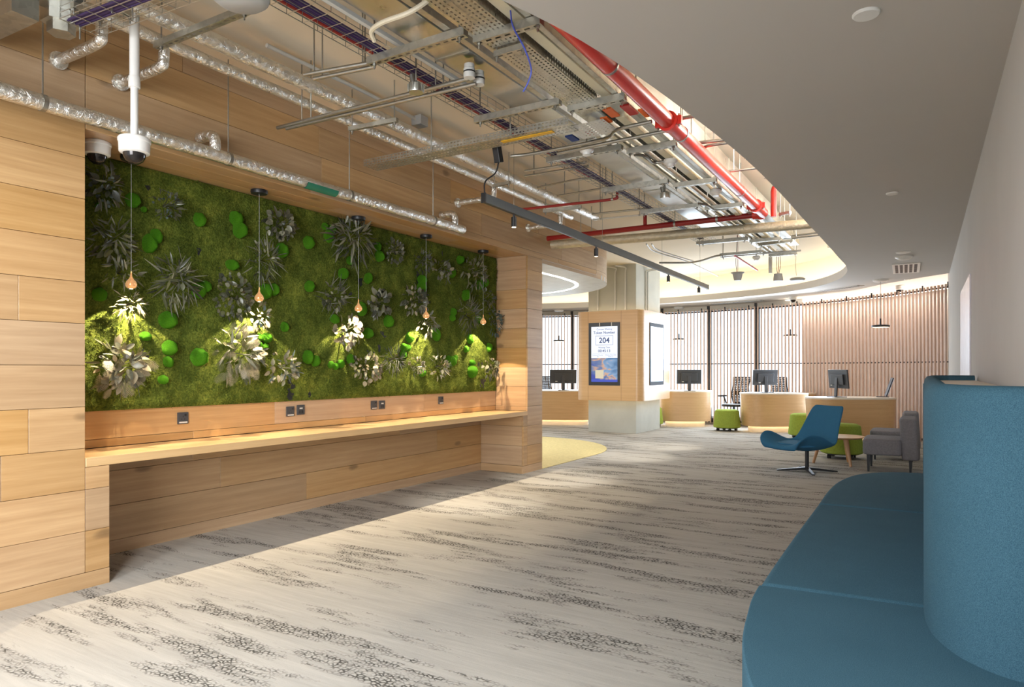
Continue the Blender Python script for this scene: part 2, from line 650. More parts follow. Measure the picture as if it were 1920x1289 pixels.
# ---------------------------------------------------------------- timber wall: backing + planks
wl = MB()
wl.box((XW - 0.9, -0.5, 0.0), (XW - 0.022, 2.135, 3.41))
wl.box((XW - 0.9, 2.135, ZF + 0.022), (XW - 0.022, 9.5, 3.41))
wl.box((XL - 0.3, 2.135, 0), (XL - 0.02, 7.42, 0.73))
wl.box((XL - 0.3, 2.135, 0.73), (XM - 0.02, 7.42, ZF + 0.03))
wl.box((XL - 0.3, 7.42, 0), (XW - 0.022, 7.77, ZF + 0.03))
wl.box((XL - 0.02, 7.32, 0.0), (XW - 0.022, 7.42, 0.715))
wl.box((XL - 0.02, 2.135, 0.0), (XW - 0.022, 2.27, 0.715))
wall = struct(wl.build('wall_left', DARKGAP))
PH, PZ0 = 0.2452, 0.095


def planks_yz(x, y0, y1, z0, z1, lens, parent, t=0.02, face=1, name='plank', rows=None, cut=None):
    """rows of boards on a wall at x, running along Y"""
    zs = [PZ0 + PH * k for k in range(-1, 16)]
    r = 0
    for za, zb in zip(zs, zs[1:]):
        a, b = max(za, z0), min(zb, z1)
        if b - a < 0.012:
            continue
        r += 1
        ends = [y0]
        y = y0 + (U(0.25, 1.0) * lens if r not in (cut or {}) else cut[r] - y0)
        if r in (cut or {}):
            ends.append(cut[r])
            y = cut[r] + lens * U(0.8, 1.1)
        while y < y1 - 0.18:
            ends.append(y)
            y += lens * U(0.75, 1.15)
        ends.append(y1)
        for p, q in zip(ends, ends[1:]):
            d = U(0, 0.0012)
            xa, xb = (x - t, x + d) if face > 0 else (x - d, x + t)
            MB().box((xa, p + 0.0012, a + 0.0012), (xb, q - 0.0012, b - 0.0012)).build(name, OAK_Y, parent, bevel=0.0012, bseg=1)


planks_yz(XW, -0.5, 2.15, PZ0, 3.41, 1.9, wall, cut={11: 1.70, 3: 1.72})
for k in range(2):                        # the panel's lower boards reach under the worktop's end
    pass
for k in range(3):
    a, b = PZ0 + PH * k, min(PZ0 + PH * (k + 1), 0.717)
    MB().box((XW - 0.02, 2.152, a + 0.001), (XW, 2.29, b - 0.001)).build('plank', OAK_Y, wall, bevel=0.001, bseg=1)
planks_yz(XW, 2.152, 9.5, ZF, 3.41, 2.1, wall)
planks_yz(XL, 2.16, 7.40, 0.095, 0.715, 2.6, wall)
planks_yz(XM, 2.16, 7.40, 0.775, ZF, 1.9, wall)
planks_yz(XW, 7.402, 7.79, 0.095, ZF, 3.0, wall)
planks_yz(XW, 7.30, 7.40, 0.095, 0.717, 3.0, wall)
for k in range(12):                       # returns of the recess
    za, zb = PZ0 + PH * k, PZ0 + PH * (k + 1)
    if za > ZF:
        break
    lo, hi = max(za, 0.775), min(zb, ZF)
    if hi - lo > 0.01:
        MB().box((XM + 0.002, 7.402, lo + 0.001), (XW - 0.021, 7.422, hi - 0.001)).build('plank', OAK_X, wall, bevel=0.001, bseg=1)
        MB().box((XM + 0.002, 2.135, lo + 0.001), (XW - 0.021, 2.152, hi - 0.001)).build('plank', OAK_X, wall, bevel=0.001, bseg=1)
    lo, hi = max(za, 0.095), min(zb, 0.717)
    if hi - lo > 0.01:
        MB().box((XL + 0.002, 7.30, lo + 0.001), (XW - 0.021, 7.32, hi - 0.001)).build('plank', OAK_X, wall, bevel=0.001, bseg=1)
        MB().box((XL + 0.002, 2.27, lo + 0.001), (XW - 0.021, 2.29, hi - 0.001)).build('plank', OAK_X, wall, bevel=0.001, bseg=1)
for i, (xa, xb) in enumerate(((XM + 0.002, -4.56), (-4.56, -4.40), (-4.40, XW - 0.001))):   # recess top
    y = 2.16
    while y < 7.39:
        q = min(7.40, y + U(1.5, 2.4))
        if 7.4 - q < 0.3:
            q = 7.40
        MB().box((xa + 0.001, y + 0.001, ZF - 0.001), (xb - 0.001, q - 0.001, ZF + 0.02)).build('plank', OAK_Y, wall, bevel=0.001, bseg=1)
        y = q
# rounded end of the bulkhead: curved boards, four rows
for k in range(4):
    za = [2.67, 2.795, 3.04, 3.285][k]
    zb = [2.795, 3.04, 3.285, 3.41][k]
    cuts = [0, 0.62, 1.2, math.pi / 2] if k % 2 else [0, 0.9, math.pi / 2]
    for c0, c1 in zip(cuts, cuts[1:]):
        mb = MB()
        N = 10
        vs = []
        for j in range(N + 1):
            a = c0 + 0.001 + (c1 - c0 - 0.002) * j / N
            for rr in (1.95, 1.93):
                for z in (za + 0.001, zb - 0.001):
                    vs.append(V((XW - 1.95 + rr * math.cos(a), 9.5 + rr * math.sin(a), z)))
        fs = []
        for j in range(N):
            b = 4 * j
            fs += [(b, b + 4, b + 5, b + 1), (b + 2, b + 3, b + 7, b + 6), (b, b + 2, b + 6, b + 4), (b + 1, b + 5, b + 7, b + 3)]
        fs += [(0, 1, 3, 2), (4 * N, 4 * N + 2, 4 * N + 3, 4 * N + 1)]
        mb.add(vs, fs).build('plank', OAK_Y, wall, smooth=True)
planks_yz(XW, 7.79, 9.5, 2.67, ZF, 1.7, wall)
MB().box((-9.5, 11.43, 2.67), (XW - 1.95, 11.45, 3.41)).build('plank', OAK_X, wall)
# skirting boards
for nm, a, b in (('baseboard_left', (XW - 0.02, -0.5, 0), (XW - 0.003, 2.292, 0.093)), ('baseboard_recess', (XL - 0.02, 2.29, 0), (XL - 0.003, 7.3, 0.093)), ('baseboard_pier', (XW - 0.02, 7.296, 0), (XW - 0.003, 7.79, 0.093)), ('baseboard_return', (XL, 7.298, 0), (XW - 0.021, 7.318, 0.093))):
    o = struct(MB().box(a, b).build(nm, OAK_X if nm.endswith('return') else OAK_Y))
# worktop
wt = MB().box((XM + 0.003, 2.152, 0.718), (XW + 0.004, 7.40, 0.772)).build('worktop', VENEER, bevel=0.002, bseg=1)
wt.data.materials[0] = wood('oak_worktop', 'Y', (196, 158, 108), (222, 188, 140), tint=0.02, knots=False)
tag(wt, 'long pale oak worktop shelf under the green moss panel', 'worktop')

# ---------------------------------------------------------------- moss panel
YM0, YM1, ZM0, ZM1 = 2.17, 7.385, 1.02, ZF - 0.004
XP = XM + 0.03


def moss_h(y, z):
    return 0.018 * noise.noise(V((y * 2.1, z * 2.1, 0))) + 0.014 * noise.noise(V((y * 7, z * 7, 3))) + 0.008 * noise.noise(V((y * 23, z * 23, 9)))


panel = thing('moss_panel', 'long framed preserved moss panel recessed in the timber wall', 'moss panel', (XP, 4.78, ZM0))
MB().box((XM + 0.002, YM0, ZM0), (XP - 0.012, YM1, ZM1)).build('backing_board', BLACK, panel)
t = NT('preserved_moss')
mv = t.coords(rnd=0)
n1 = t.noise(mv, 5.0, 5, 0.65)
n2 = t.noise(mv, 70.0, 3, 0.7)
mcol = t.ramp(t.math('ADD', t.math('MULTIPLY', n1, 0.5), t.math('MULTIPLY', n2, 0.5)), [(0.32, srgb(46, 58, 20)), (0.5, srgb(86, 98, 38)), (0.68, srgb(134, 140, 58))])
t.bump(n2, 0.8, 0.02)
MOSS = t.fin(mcol, 1.0, spec=0.05)
ny, nz_ = 330, 108
vs = []
for i in range(ny + 1):
    for j in range(nz_ + 1):
        y = YM0 + (YM1 - YM0) * i / ny
        z = ZM0 + (ZM1 - ZM0) * j / nz_
        ed = min(1, min(y - YM0, YM1 - y, z - ZM0, ZM1 - z) / 0.03)
        vs.append(V((XP + ed * (0.012 + moss_h(y, z)) - 0.01, y, z)))
mb = MB()
mb.add(vs, [(i * (nz_ + 1) + j, (i + 1) * (nz_ + 1) + j, (i + 1) * (nz_ + 1) + j + 1, i * (nz_ + 1) + j + 1) for i in range(ny) for j in range(nz_)])
mo = mb.build('moss_bed', MOSS, panel, smooth=True)
mo['kind'] = 'stuff'
mb = MB()
vs, fs = [], []
for k in range(52000):                    # moss sprigs standing off the bed
    y, z = U(YM0 + 0.01, YM1 - 0.01), U(ZM0 + 0.01, ZM1 - 0.01)
    x = XP + moss_h(y, z) - 0.004
    L = U(0.012, 0.034)
    d = V((U(0.25, 1.0), U(-1, 1), U(-1, 0.8))).normalized()
    sd = d.cross(V((U(-1, 1), U(-1, 1), U(-1, 1)))).normalized() * U(0.0022, 0.005)
    b = len(vs)
    vs += [V((x, y, z)) - sd, V((x, y, z)) + sd, V((x, y, z)) + d * L]
    fs.append((b, b + 1, b + 2))
mb.v, mb.f = vs, fs
mo = mb.build('moss_sprigs', MOSS, panel)
mo['kind'] = 'stuff'


# moss mounds (part of the panel): px, py, half-width, half-height in the photograph
MOUNDS = [(184.8, 386.5, 6, 6), (248.9, 375.6, 14, 14), (269.5, 393, 6, 5.5), (373.8, 412, 10, 14), (442, 410, 11.5, 14), (450, 432, 12, 15.5), (292.3, 443, 11, 14), (279.3, 457, 14, 18.5), (527.7, 470, 11, 14), (435.7, 497, 12, 10), (372, 544.7, 12.5, 15), (385, 537.5, 10.5, 11), (496.6, 547, 11, 15), (513.3, 543.4, 8.5, 12), (185.9, 552.7, 14, 13), (314, 600.4, 17, 16.5), (272.8, 631, 11, 8.5), (317.3, 652.5, 14.5, 15), (315, 679, 8.5, 11.5), (305.4, 712.3, 10, 8.5), (372.7, 670, 15.5, 17), (533, 613.4, 7, 10), (219.5, 662.3, 5, 5), (485.7, 633, 7.5, 7.5), (500, 634, 9.5, 9.5), (484.6, 648, 7.5, 7.5), (497.7, 650, 6, 6), (578, 455, 9.3, 12.5), (608.9, 424.7, 6, 6.5), (621, 430, 7, 8.3), (615.6, 443.2, 8.3, 12.5), (656.7, 488.8, 6.5, 8.3), (708, 462.8, 5, 8.3), (710.6, 480.8, 7, 11.3), (643.2, 513.2, 8.7, 10.4), (690, 521.9, 6, 11), (579.5, 537.3, 8.3, 11), (791, 524.7, 7, 9), (790.3, 538.8, 7, 9.8), (789.5, 550.8, 5, 8.7), (846.4, 511.7, 5.4, 9.8), (861.6, 487.8, 5.4, 8.3), (866, 486.7, 3, 6.5), (907, 529, 6, 10.4), (899.6, 534.5, 4.8, 8.3), (872.5, 554, 5.4, 10.4), (876, 548.6, 3, 5.4), (678, 580, 7, 13.5), (849.6, 585.5, 4.3, 7.6), (848, 596.4, 4.3, 6.5), (897.5, 598.6, 4.3, 7.6), (627, 598.6, 10.4, 8), (727.5, 603, 8.3, 11.3), (688.8, 625, 9, 10.3), (576.7, 669.8, 9, 13.2), (590.8, 676.7, 7.7, 11), (620, 684, 5.5, 7), (629.3, 687.3, 4.7, 6.8), (638.7, 682.6, 6, 8), (657, 673.5, 6.4, 9.6), (707, 693.7, 4, 6.4), (707.6, 705.5, 3.4, 5.3), (767, 632.9, 6.8, 9.8), (757.4, 652, 5.5, 8), (764.6, 653, 4.3, 6.8), (756, 665.6, 4.7, 7.5), (816.5, 627.5, 5.5, 13.2), (880, 636, 5.3, 9.6), (873.5, 655, 4.3, 6.4), (885.5, 680.3, 4.7, 5.3), (884.4, 697, 6.8, 11.7), (840, 677.7, 4.3, 11), (847.5, 677.7, 5.8, 9.6), (853.5, 671.3, 3, 6), (915.8, 652, 4.3, 8.5), (791.5, 699.7, 6, 6.4)]
t = NT('bright_bun_moss')
mv = t.coords(rnd=3.0)
n2 = t.noise(mv, 26.0, 4, 0.75)
t.bump(n2, 1.0, 0.1)
BUN = t.fin(t.ramp(n2, [(0.3, srgb(66, 136, 20)), (0.5, srgb(108, 192, 40)), (0.7, srgb(160, 224, 84))]), 1.0, spec=0.05)
bun_me = []
for q in range(4):
    bm = bmesh.new()
    bmesh.ops.create_icosphere(bm, subdivisions=4, radius=1)
    for v in bm.verts:
        p = v.co.normalized()
        r = 1 + 0.10 * noise.noise(p * 1.7 + V((q * 9, 0, 0))) + 0.05 * noise.noise(p * 6 + V((q * 5, 1, 0))) + 0.045 * noise.noise(p * 17 + V((q, 2, 5)))
        v.co = p * r
    bmesh.ops.delete(bm, geom=[v for v in bm.verts if v.co.x < -0.35], context='VERTS')
    for f in bm.faces:
        f.smooth = True
    me = bpy.data.meshes.new('moss_mound')
    bm.to_mesh(me)
    bm.free()
    me.materials.append(BUN)
    bun_me.append(me)
inv = MW[panel.name].inverted()
for i, (px, py, rx, ry) in enumerate(MOUNDS):
    c = onx(px, py, XP + 0.012)
    dep = -S_ * c.x + C_ * c.y
    rz = ry * dep / F
    e = onx(px + rx, py, XP + 0.012)
    ry_ = min(abs(e.y - c.y) * 0.95, rz * 1.35)
    m = M.Translation(c) @ M.Diagonal((min(0.09, (ry_ + rz) * 0.5 * 1.0), ry_, rz, 1)) @ M.Rotation(U(-0.5, 0.5), 4, 'X')
    part(panel, 'moss_mound', bun_me[i % 4], inv @ m)


# ---------------------------------------------------------------- preserved plants on the panel
def leaf_mat(name, a, b, rough=0.45):
    t = NT(name)
    n1 = t.noise(t.coords(rnd=4.0), 9, 3)
    oi = t.n('ObjectInfo')
    f = t.math('ADD', t.math('MULTIPLY', n1, 0.4), t.math('MULTIPLY', oi.outputs['Random'], 0.6))
    return t.fin(t.ramp(f, [(0.15, srgb(*a)), (0.85, srgb(*b))]), rough)


LM = {'dark': leaf_mat('dark_preserved_leaf', (34, 38, 26), (96, 98, 76), 0.33), 'grey': leaf_mat('grey_preserved_leaf', (72, 74, 60), (138, 136, 114), 0.35), 'olive': leaf_mat('olive_preserved_leaf', (52, 58, 34), (118, 116, 78)), 'pale': leaf_mat('pale_preserved_leaf', (98, 90, 70), (164, 152, 122)), 'blue': leaf_mat('bluish_preserved_leaf', (44, 56, 54), (90, 104, 98))}


def leaf_mesh(kind, mat):
    """leaf along +Z of length 1, facing +X"""
    mb = MB()
    if kind == 'fern':
        mb.tube([(0, 0, 0), (0.03, 0, 0.5), (-0.05, 0, 1)], [0.012, 0.009, 0.003], 4)
        for k in range(13):
            z = 0.14 + k * 0.065
            l = 0.26 * math.sin(math.pi * (0.15 + 0.8 * k / 13)) + 0.03
            for s in (-1, 1):
                x = 0.03 * math.sin(z * 3)
                mb.add([(x, 0, z - 0.018), (x + 0.015, s * l * 0.5, z + 0.02), (x - 0.02, s * l, z + 0.10), (x + 0.01, s * l * 0.5, z + 0.055), (x, 0, z + 0.018)], [(0, 1, 2, 3, 4)])
        return mb
    wd = {'willow': 0.075, 'broad': 0.26, 'round': 0.42, 'spike': 0.05}[kind]
    cv = {'willow': 0.16, 'broad': 0.22, 'round': 0.12, 'spike': 0.06}[kind]
    N = 7
    vs, fs = [], []
    for i in range(N + 1):
        u = i / N
        z = u
        prof = {'willow': math.sin(math.pi * u ** 0.8) ** 0.8, 'broad': math.sin(math.pi * u ** 0.85) ** 0.75, 'round': math.sin(math.pi * u) ** 0.55, 'spike': (1 - u) ** 0.6 * min(1, u * 6 + 0.2)}[kind]
        wdt = max(0.004, wd * prof)
        x = -cv * u * u + cv * 0.4 * u
        vs += [V((x + wdt * 0.25, -wdt, z)), V((x, 0, z)), V((x + wdt * 0.25, wdt, z))]
    for i in range(N):
        b = 3 * i
        fs += [(b, b + 1, b + 4, b + 3), (b + 1, b + 2, b + 5, b + 4)]
    mb.add(vs, fs)
    return mb


LEAF = {}
for kd in ('willow', 'broad', 'round', 'spike', 'fern'):
    for mt in LM:
        o = leaf_mesh(kd, mt).build('leaf', LM[mt], local=True, smooth=True)
        LEAF[kd, mt] = o.data
        bpy.data.objects.remove(o)


def orient(d, out, roll):
    z = d.normalized()
    x = out - z * out.dot(z)
    if x.length < 0.05:
        x = V((0, 0, 1)) - z * z.z
    x.normalize()
    y = z.cross(x)
    return M((x, y, z)).transposed().to_4x4() @ M.Rotation(roll, 4, 'Z')


def plant(px, py, rx, ry, mixk, label, n=44, droop=0.25, fill=0.52):
    n = int(n * 1.6)
    rnd = random.Random(int(px * 7 + py))
    c = onx(px, py, XP + 0.03)
    dep = -S_ * c.x + C_ * c.y
    rz = ry * dep / F
    ryy = abs(onx(px + rx, py, XP + 0.03).y - c.y)
    rad = (rz + ryy) / 2
    t = thing('foliage_cluster', label, 'plant', c, 0, 'preserved foliage clusters on the moss panel')
    mb = MB()
    for k in range(7):
        a = rnd.uniform(0, 6.28)
        e = V((0.05 + 0.3 * rad, ryy * 0.5 * math.cos(a), rz * 0.5 * math.sin(a)))
        mb.tube([(-0.02, 0, 0), (0.04, e.y * 0.4, e.z * 0.4), e], [0.004, 0.003, 0.002], 4)
    mb.build('stem', LM['dark'], t, local=True)
    keys = list(mixk)
    for k in range(n):
        kd, mt, ln = keys[k % len(keys)]
        a = rnd.uniform(0, 2 * math.pi)
        q = rnd.random() ** 0.6
        bp = V((0.02 + 0.09 * (1 - q) + 0.03 * rnd.random(), ryy * fill * 1.6 * q * math.cos(a), rz * fill * 1.6 * q * math.sin(a)))
        L = rad * ln * rnd.uniform(0.42, 0.82)
        d = V((rnd.uniform(0.1, 0.9) * (1.2 - q), math.cos(a) + rnd.uniform(-.95, .95), math.sin(a) - droop + rnd.uniform(-.95, .95)))
        o_ = V((1, rnd.uniform(-.6, .6), rnd.uniform(-.3, .9)))
        m = M.Translation(bp) @ orient(d, o_, rnd.uniform(-0.6, 0.6)) @ M.Diagonal((L, L, L, 1))
        part(t, 'leaf', LEAF[kd, mt], m)
    return t


W, B, RO, SP, FE = 'willow', 'broad', 'round', 'spike', 'fern'
PL = [
    (190, 352, 30, 44, [(B, 'dark', 0.8), (RO, 'blue', 0.3), (W, 'grey', 0.9)], 'dark glossy leaves in the top left corner of the moss, under the dome camera', 46, 0.5),
    (204, 452, 40, 42, [(W, 'dark', 1.0), (W, 'grey', 0.8), (W, 'dark', 0.8), (B, 'olive', 0.6)], 'dark willow-leaf cluster at the left edge of the moss above the first pendant bulb', 60, 0.4),
    (308, 386, 27, 30, [(B, 'dark', 0.5), (RO, 'blue', 0.25), (W, 'dark', 0.8)], 'small black-green leafy cluster right of the bright mound near the top left', 52, 0.1),
    (222, 512, 34, 20, [(W, 'olive', 1.3), (W, 'grey', 1.2)], 'thin sparse olive sprig left of the first pendant bulb', 26, 0.1),
    (322, 528, 42, 46, [(W, 'olive', 0.9), (SP, 'grey', 1.1), (W, 'dark', 0.9), (B, 'dark', 0.4)], 'large spiky olive and grey cluster right of the first pendant bulb', 72, 0.35),
    (238, 572, 30, 26, [(W, 'pale', 0.9), (W, 'olive', 0.8), (W, 'pale', 0.7)], 'pale narrow-leaved sprig lit right under the first pendant bulb', 44, 0.7),
    (224, 688, 52, 52, [(B, 'pale', 0.62), (RO, 'grey', 0.42), (B, 'grey', 0.6), (W, 'olive', 0.9), (FE, 'pale', 0.9)], 'big broad-leaved magnolia bunch at the lower left of the moss', 64, 0.25),
    (520, 424, 30, 28, [(RO, 'grey', 0.5), (B, 'dark', 0.7), (B, 'grey', 0.6)], 'rosette of rounded grey leaves beside the cord of the second pendant', 46, 0.15),
    (488, 488, 32, 40, [(SP, 'grey', 1.0), (W, 'dark', 0.8), (SP, 'olive', 0.9), (B, 'grey', 0.3)], 'twiggy grey cluster crossed by the second pendant cord', 64, 0.1),
    (432, 556, 40, 50, [(RO, 'grey', 0.26), (RO, 'olive', 0.24), (B, 'dark', 0.4), (RO, 'dark', 0.26)], 'tall eucalyptus bunch of small round grey leaves left of the second bulb', 90, 0.15),
    (480, 596, 20, 24, [(FE, 'pale', 1.0), (B, 'blue', 0.6), (B, 'pale', 0.5)], 'little lit fern frond cluster under the second pendant bulb', 22, 0.6),
    (438, 662, 46, 54, [(FE, 'pale', 0.8), (W, 'pale', 0.6), (B, 'olive', 0.5), (W, 'grey', 0.8), (FE, 'olive', 0.8)], 'large feathery fern and willow bunch at the lower middle left', 66, 0.4),
    (524, 688, 32, 32, [(B, 'pale', 0.5), (RO, 'grey', 0.4), (W, 'blue', 0.7), (B, 'grey', 0.5)], 'pale broad leaves with bluish tips right of the feathery bunch', 46, 0.2),
    (655, 450, 38, 44, [(W, 'grey', 0.9), (SP, 'dark', 1.0), (W, 'dark', 0.8), (W, 'grey', 0.7)], 'wide drooping grey willow cluster under the third pendant canopy', 80, 0.45),
    (734, 472, 18, 24, [(B, 'dark', 0.5), (RO, 'grey', 0.4), (RO, 'dark', 0.45)], 'compact dark rosette right of the two stacked mounds, upper middle', 46, 0.1),
    (620, 556, 24, 30, [(SP, 'grey', 1.2), (B, 'dark', 0.6), (B, 'grey', 0.5), (SP, 'dark', 1.1)], 'spiky dark rosette left of the third pendant bulb', 52, 0.0),
    (704, 570, 23, 28, [(B, 'grey', 0.75), (RO, 'dark', 0.6), (B, 'dark', 0.7)], 'dark grey magnolia rosette right of the third pendant bulb', 34, 0.1),
    (646, 622, 28, 34, [(RO, 'pale', 0.5), (B, 'pale', 0.5), (B, 'grey', 0.5)], 'brightly lit pale leaves below the third pendant bulb', 44, 0.3),
    (682, 690, 30, 34, [(RO, 'pale', 0.36), (B, 'pale', 0.4), (RO, 'grey', 0.35), (B, 'olive', 0.4)], 'cream rounded leaves hanging low near the middle of the moss', 66, 0.3),
    (732, 676, 20, 22, [(SP, 'dark', 1.0), (W, 'dark', 0.7), (SP, 'grey', 0.9)], 'fine brown twiggy tuft right of the cream leaves', 56, 0.1),
    (788, 492, 18, 22, [(B, 'dark', 0.5), (W, 'grey', 0.6), (RO, 'dark', 0.35)], 'dark small-leaved tuft crossed by the fourth pendant cord', 44, 0.2),
    (824, 506, 18, 22, [(RO, 'grey', 0.5), (B, 'grey', 0.55), (W, 'dark', 0.8)], 'grey rounded-leaf tuft just right of the fourth pendant cord', 36, 0.3),
    (772, 566, 24, 32, [(B, 'grey', 0.6), (B, 'pale', 0.4), (B, 'dark', 0.6), (RO, 'grey', 0.4)], 'tall grey broad-leaved bunch left of the fourth pendant bulb', 52, 0.15),
    (796, 608, 16, 22, [(W, 'grey', 0.8), (W, 'pale', 0.6), (FE, 'grey', 0.9)], 'drooping sprig just below the fourth pendant bulb', 34, 0.6),
    (886, 512, 24, 32, [(W, 'grey', 0.7), (RO, 'olive', 0.25), (W, 'olive', 0.6), (B, 'grey', 0.4)], 'loose olive-grey bunch under the fifth pendant canopy', 64, 0.35),
    (874, 592, 18, 30, [(SP, 'dark', 0.9), (SP, 'grey', 1.0), (W, 'dark', 0.7)], 'feathery brown tuft left of the fifth pendant bulb', 70, 0.4),
    (908, 562, 12, 20, [(RO, 'grey', 0.4), (B, 'dark', 0.6), (SP, 'dark', 0.8)], 'small dark rosette behind the fifth pendant cord', 32, 0.1),
    (922, 604, 13, 30, [(W, 'blue', 0.6), (B, 'blue', 0.5), (RO, 'blue', 0.3)], 'blue-black cluster at the right edge of the moss', 46, 0.3),
    (775, 688, 16, 18, [(B, 'pale', 0.5), (W, 'dark', 0.8), (B, 'grey', 0.5)], 'small cream and dark tuft in the fourth light scallop', 42, 0.1),
    (818, 688, 18, 22, [(B, 'grey', 0.55), (SP, 'dark', 0.9), (W, 'pale', 0.7)], 'shaded tuft between the fourth and fifth light scallops', 44, 0.15),
    (916, 690, 15, 22, [(B, 'grey', 0.6), (B, 'pale', 0.5), (B, 'dark', 0.6)], 'drooping leaves in the lower right corner of the moss', 36, 0.4),
]
for p in PL:
    plant(*p[:6], n=p[6], droop=p[7])

# ---------------------------------------------------------------- pendant bulbs over the worktop
SPOT_E = 58
cord_top = ZF
for i, (px, py) in enumerate(((246, 525), (486, 555), (672, 578), (799, 590), (906, 605))):
    b = onx(px, py, -4.52)
    b.z = 1.865
    t = thing('pendant_bulb', 'copper glass drop pendant on a thin cord, %s from the left over the worktop' % ('first', 'second', 'third', 'fourth', 'fifth')[i], 'pendant lamp', (b.x, b.y, ZF - 0.002), 0, 'copper drop pendants in front of the moss')
    MB().lathe([(0.0, -0.03), (0.062, -0.028), (0.066, -0.015), (0.064, 0.0)], (0, 0, 0), 28).build('canopy', BLACK, t, smooth=True, local=True)
    dz = b.z - ZF
    MB().tube([(0, 0, -0.03), (0, 0, dz + 0.06)], 0.0016, 6).build('cord', GREYPL, t, local=True)
    MB().lathe([(0.0, 0.088), (0.004, 0.085), (0.005, 0.066), (0.008, 0.048), (0.016, 0.034), (0.030, 0.018), (0.036, 0.0), (0.033, -0.015), (0.022, -0.026), (0.0, -0.030)][::-1], (0, 0, dz), 20).build('bulb', COPPER, t, smooth=True, local=True)
    MB().lathe([(0.0, -0.002), (0.012, 0.0), (0.0, 0.003)], (0, 0, dz - 0.031), 12).build('lens', LAMP, t, local=True)
    light('SPOT', 'pendant_spot', (b.x, b.y, b.z - 0.036), SPOT_E, WARM, (b.x, b.y, 0), spot_size=math.radians(106), spot_blend=0.12, shadow_soft_size=0.008)

# socket plates
for i, (px, py, kind, lb) in enumerate(((343.5, 784.5, 's', 'black switched socket plate alone at the left end above the worktop'), (545, 772, 's', 'black switched socket plate, left of the second pair above the worktop'), (564.5, 769, 'd', 'black data outlet plate, right of the second pair above the worktop'), (702, 760, 's', 'black socket plate, left of the third pair above the worktop'), (717, 759.5, 'd', 'black data outlet plate, right of the third pair above the worktop'), (827.5, 751, 's', 'black socket plate alone at the right end above the worktop'))):
    p = onx(px, py, XM + 0.012)
    t = thing('socket_plate', lb, 'socket', (XM, p.y, p.z), 0, 'black socket plates above the worktop')
    hw = 0.043
    MB().box((0.002, -hw, -hw), (0.012, hw, hw)).build('face_plate', DGREY, t, local=True, bevel=0.003)
    if kind == 's':
        MB().box((0.012, -0.032, -0.036), (0.0145, 0.032, -0.026)).build('label_strip', OFFWHITE, t, local=True)
        MB().box((0.012, 0.012, 0.016), (0.018, 0.026, 0.030)).build('switch', BLACK, t, local=True, bevel=0.001)
        mb = MB()
        for a, z in ((0, 0.012), (-0.012, -0.008), (0.012, -0.008)):
            mb.box((0.0118, a - 0.003, z - 0.005), (0.0126, a + 0.003, z + 0.005))
        mb.build('pin_holes', BLACK, t, local=True)
    else:
        for a in (-0.014, 0.014):
            MB().box((0.012, a - 0.009, -0.03), (0.0135, a + 0.009, -0.004)).build('port', BLACK, t, local=True)
        MB().box((0.012, -0.016, 0.008), (0.014, 0.016, 0.02)).build('label_strip', OFFWHITE, t, local=True)
# ---------------------------------------------------------------- cameras, speaker
def dome_camera(loc, label, pole=None, s=1.0):
    t = thing('dome_camera', label, 'security camera', loc, 0)
    MB().lathe([(0.0, 0.07), (0.074, 0.068), (0.08, 0.06), (0.08, 0.046), (0.076, 0.042), (0.074, -0.01), (0.066, -0.016), (0.0, -0.016)][::-1], (0, 0, 0), 28).build('housing', WHITE, t, smooth=True, local=True)
    MB().lathe([(0.0, -0.072), (0.022, -0.068), (0.042, -0.054), (0.053, -0.034), (0.056, -0.012), (0.0, -0.012)], (0, 0, 0), 24).build('dome', DOME, t, smooth=True, local=True)
    if pole:
        MB().tube([(0, 0, 0.068), (0, 0, 0.36)], 0.019, 18).tube([(0, 0, 0.34), (0, 0, pole)], 0.024, 18).build('pole', WHITE, t, smooth=True, local=True)
        MB().tube([(0, 0, 0.335), (0, 0, 0.395)], 0.029, 18).build('pole_collar', WHITE, t, smooth=True, local=True, bevel=0.003)
        MB().lathe([(0.0, pole - 0.03), (0.05, pole - 0.03), (0.05, pole), (0, pole)], (0, 0, 0), 18).build('ceiling_flange', WHITE, t, local=True)
    return t


p = onx(252, 283, -3.6)
dome_camera(p, 'white dome security camera on a long white ceiling pole', ZC - p.z)
p = onz(182, 266, ZF)
dome_camera((p.x, p.y, ZF - 0.07), 'white dome security camera fixed in the top corner of the moss recess')


# ---------------------------------------------------------------- services in the open ceiling
def rods(parent, spots, z0, z1=ZC, r=0.0045):
    for x, y in spots:
        MB().tube([(x, y, z0), (x, y, z1)], r, 6).build('hanger_rod', STEEL, parent)


def base_at(pts):
    return V((sum(p[0] for p in pts) / len(pts), sum(p[1] for p in pts) / len(pts), min(p[2] for p in pts)))


def pipe(name, label, cat, pts, r, mat, hang=(), seg=14, group=None, smooth=True, bands=0):
    t = thing(name, label, cat, base_at(pts), 0, group)
    MB().tube(pts, r, seg).build('pipe_run', mat, t, smooth=smooth)
    for f in hang:
        k = f * (len(pts) - 1)
        i = min(int(k), len(pts) - 2)
        q = V(pts[i]).lerp(V(pts[i + 1]), k - i)
        rods(t, [(q.x, q.y)], q.z + r * 0.6)
        d = (V(pts[i + 1]) - V(pts[i])).normalized() * 0.012
        MB().tube([q - d, q + d], r * 1.06, seg).build('clamp', STEEL, t, smooth=True)
    return t


def foil_run(x, z, y0, y1, r, n):
    pts = []
    for k in range(n + 1):
        pts.append(V((x + 0.003 * noise.noise(V((k * .6, x, 0))), y0 + (y1 - y0) * k / n, z + 0.003 * noise.noise(V((k * .6, z, 7))))))
    return pts, [r * (1 + 0.025 * noise.noise(V((k * 1.3, x * 5, 2)))) for k in range(n + 1)]


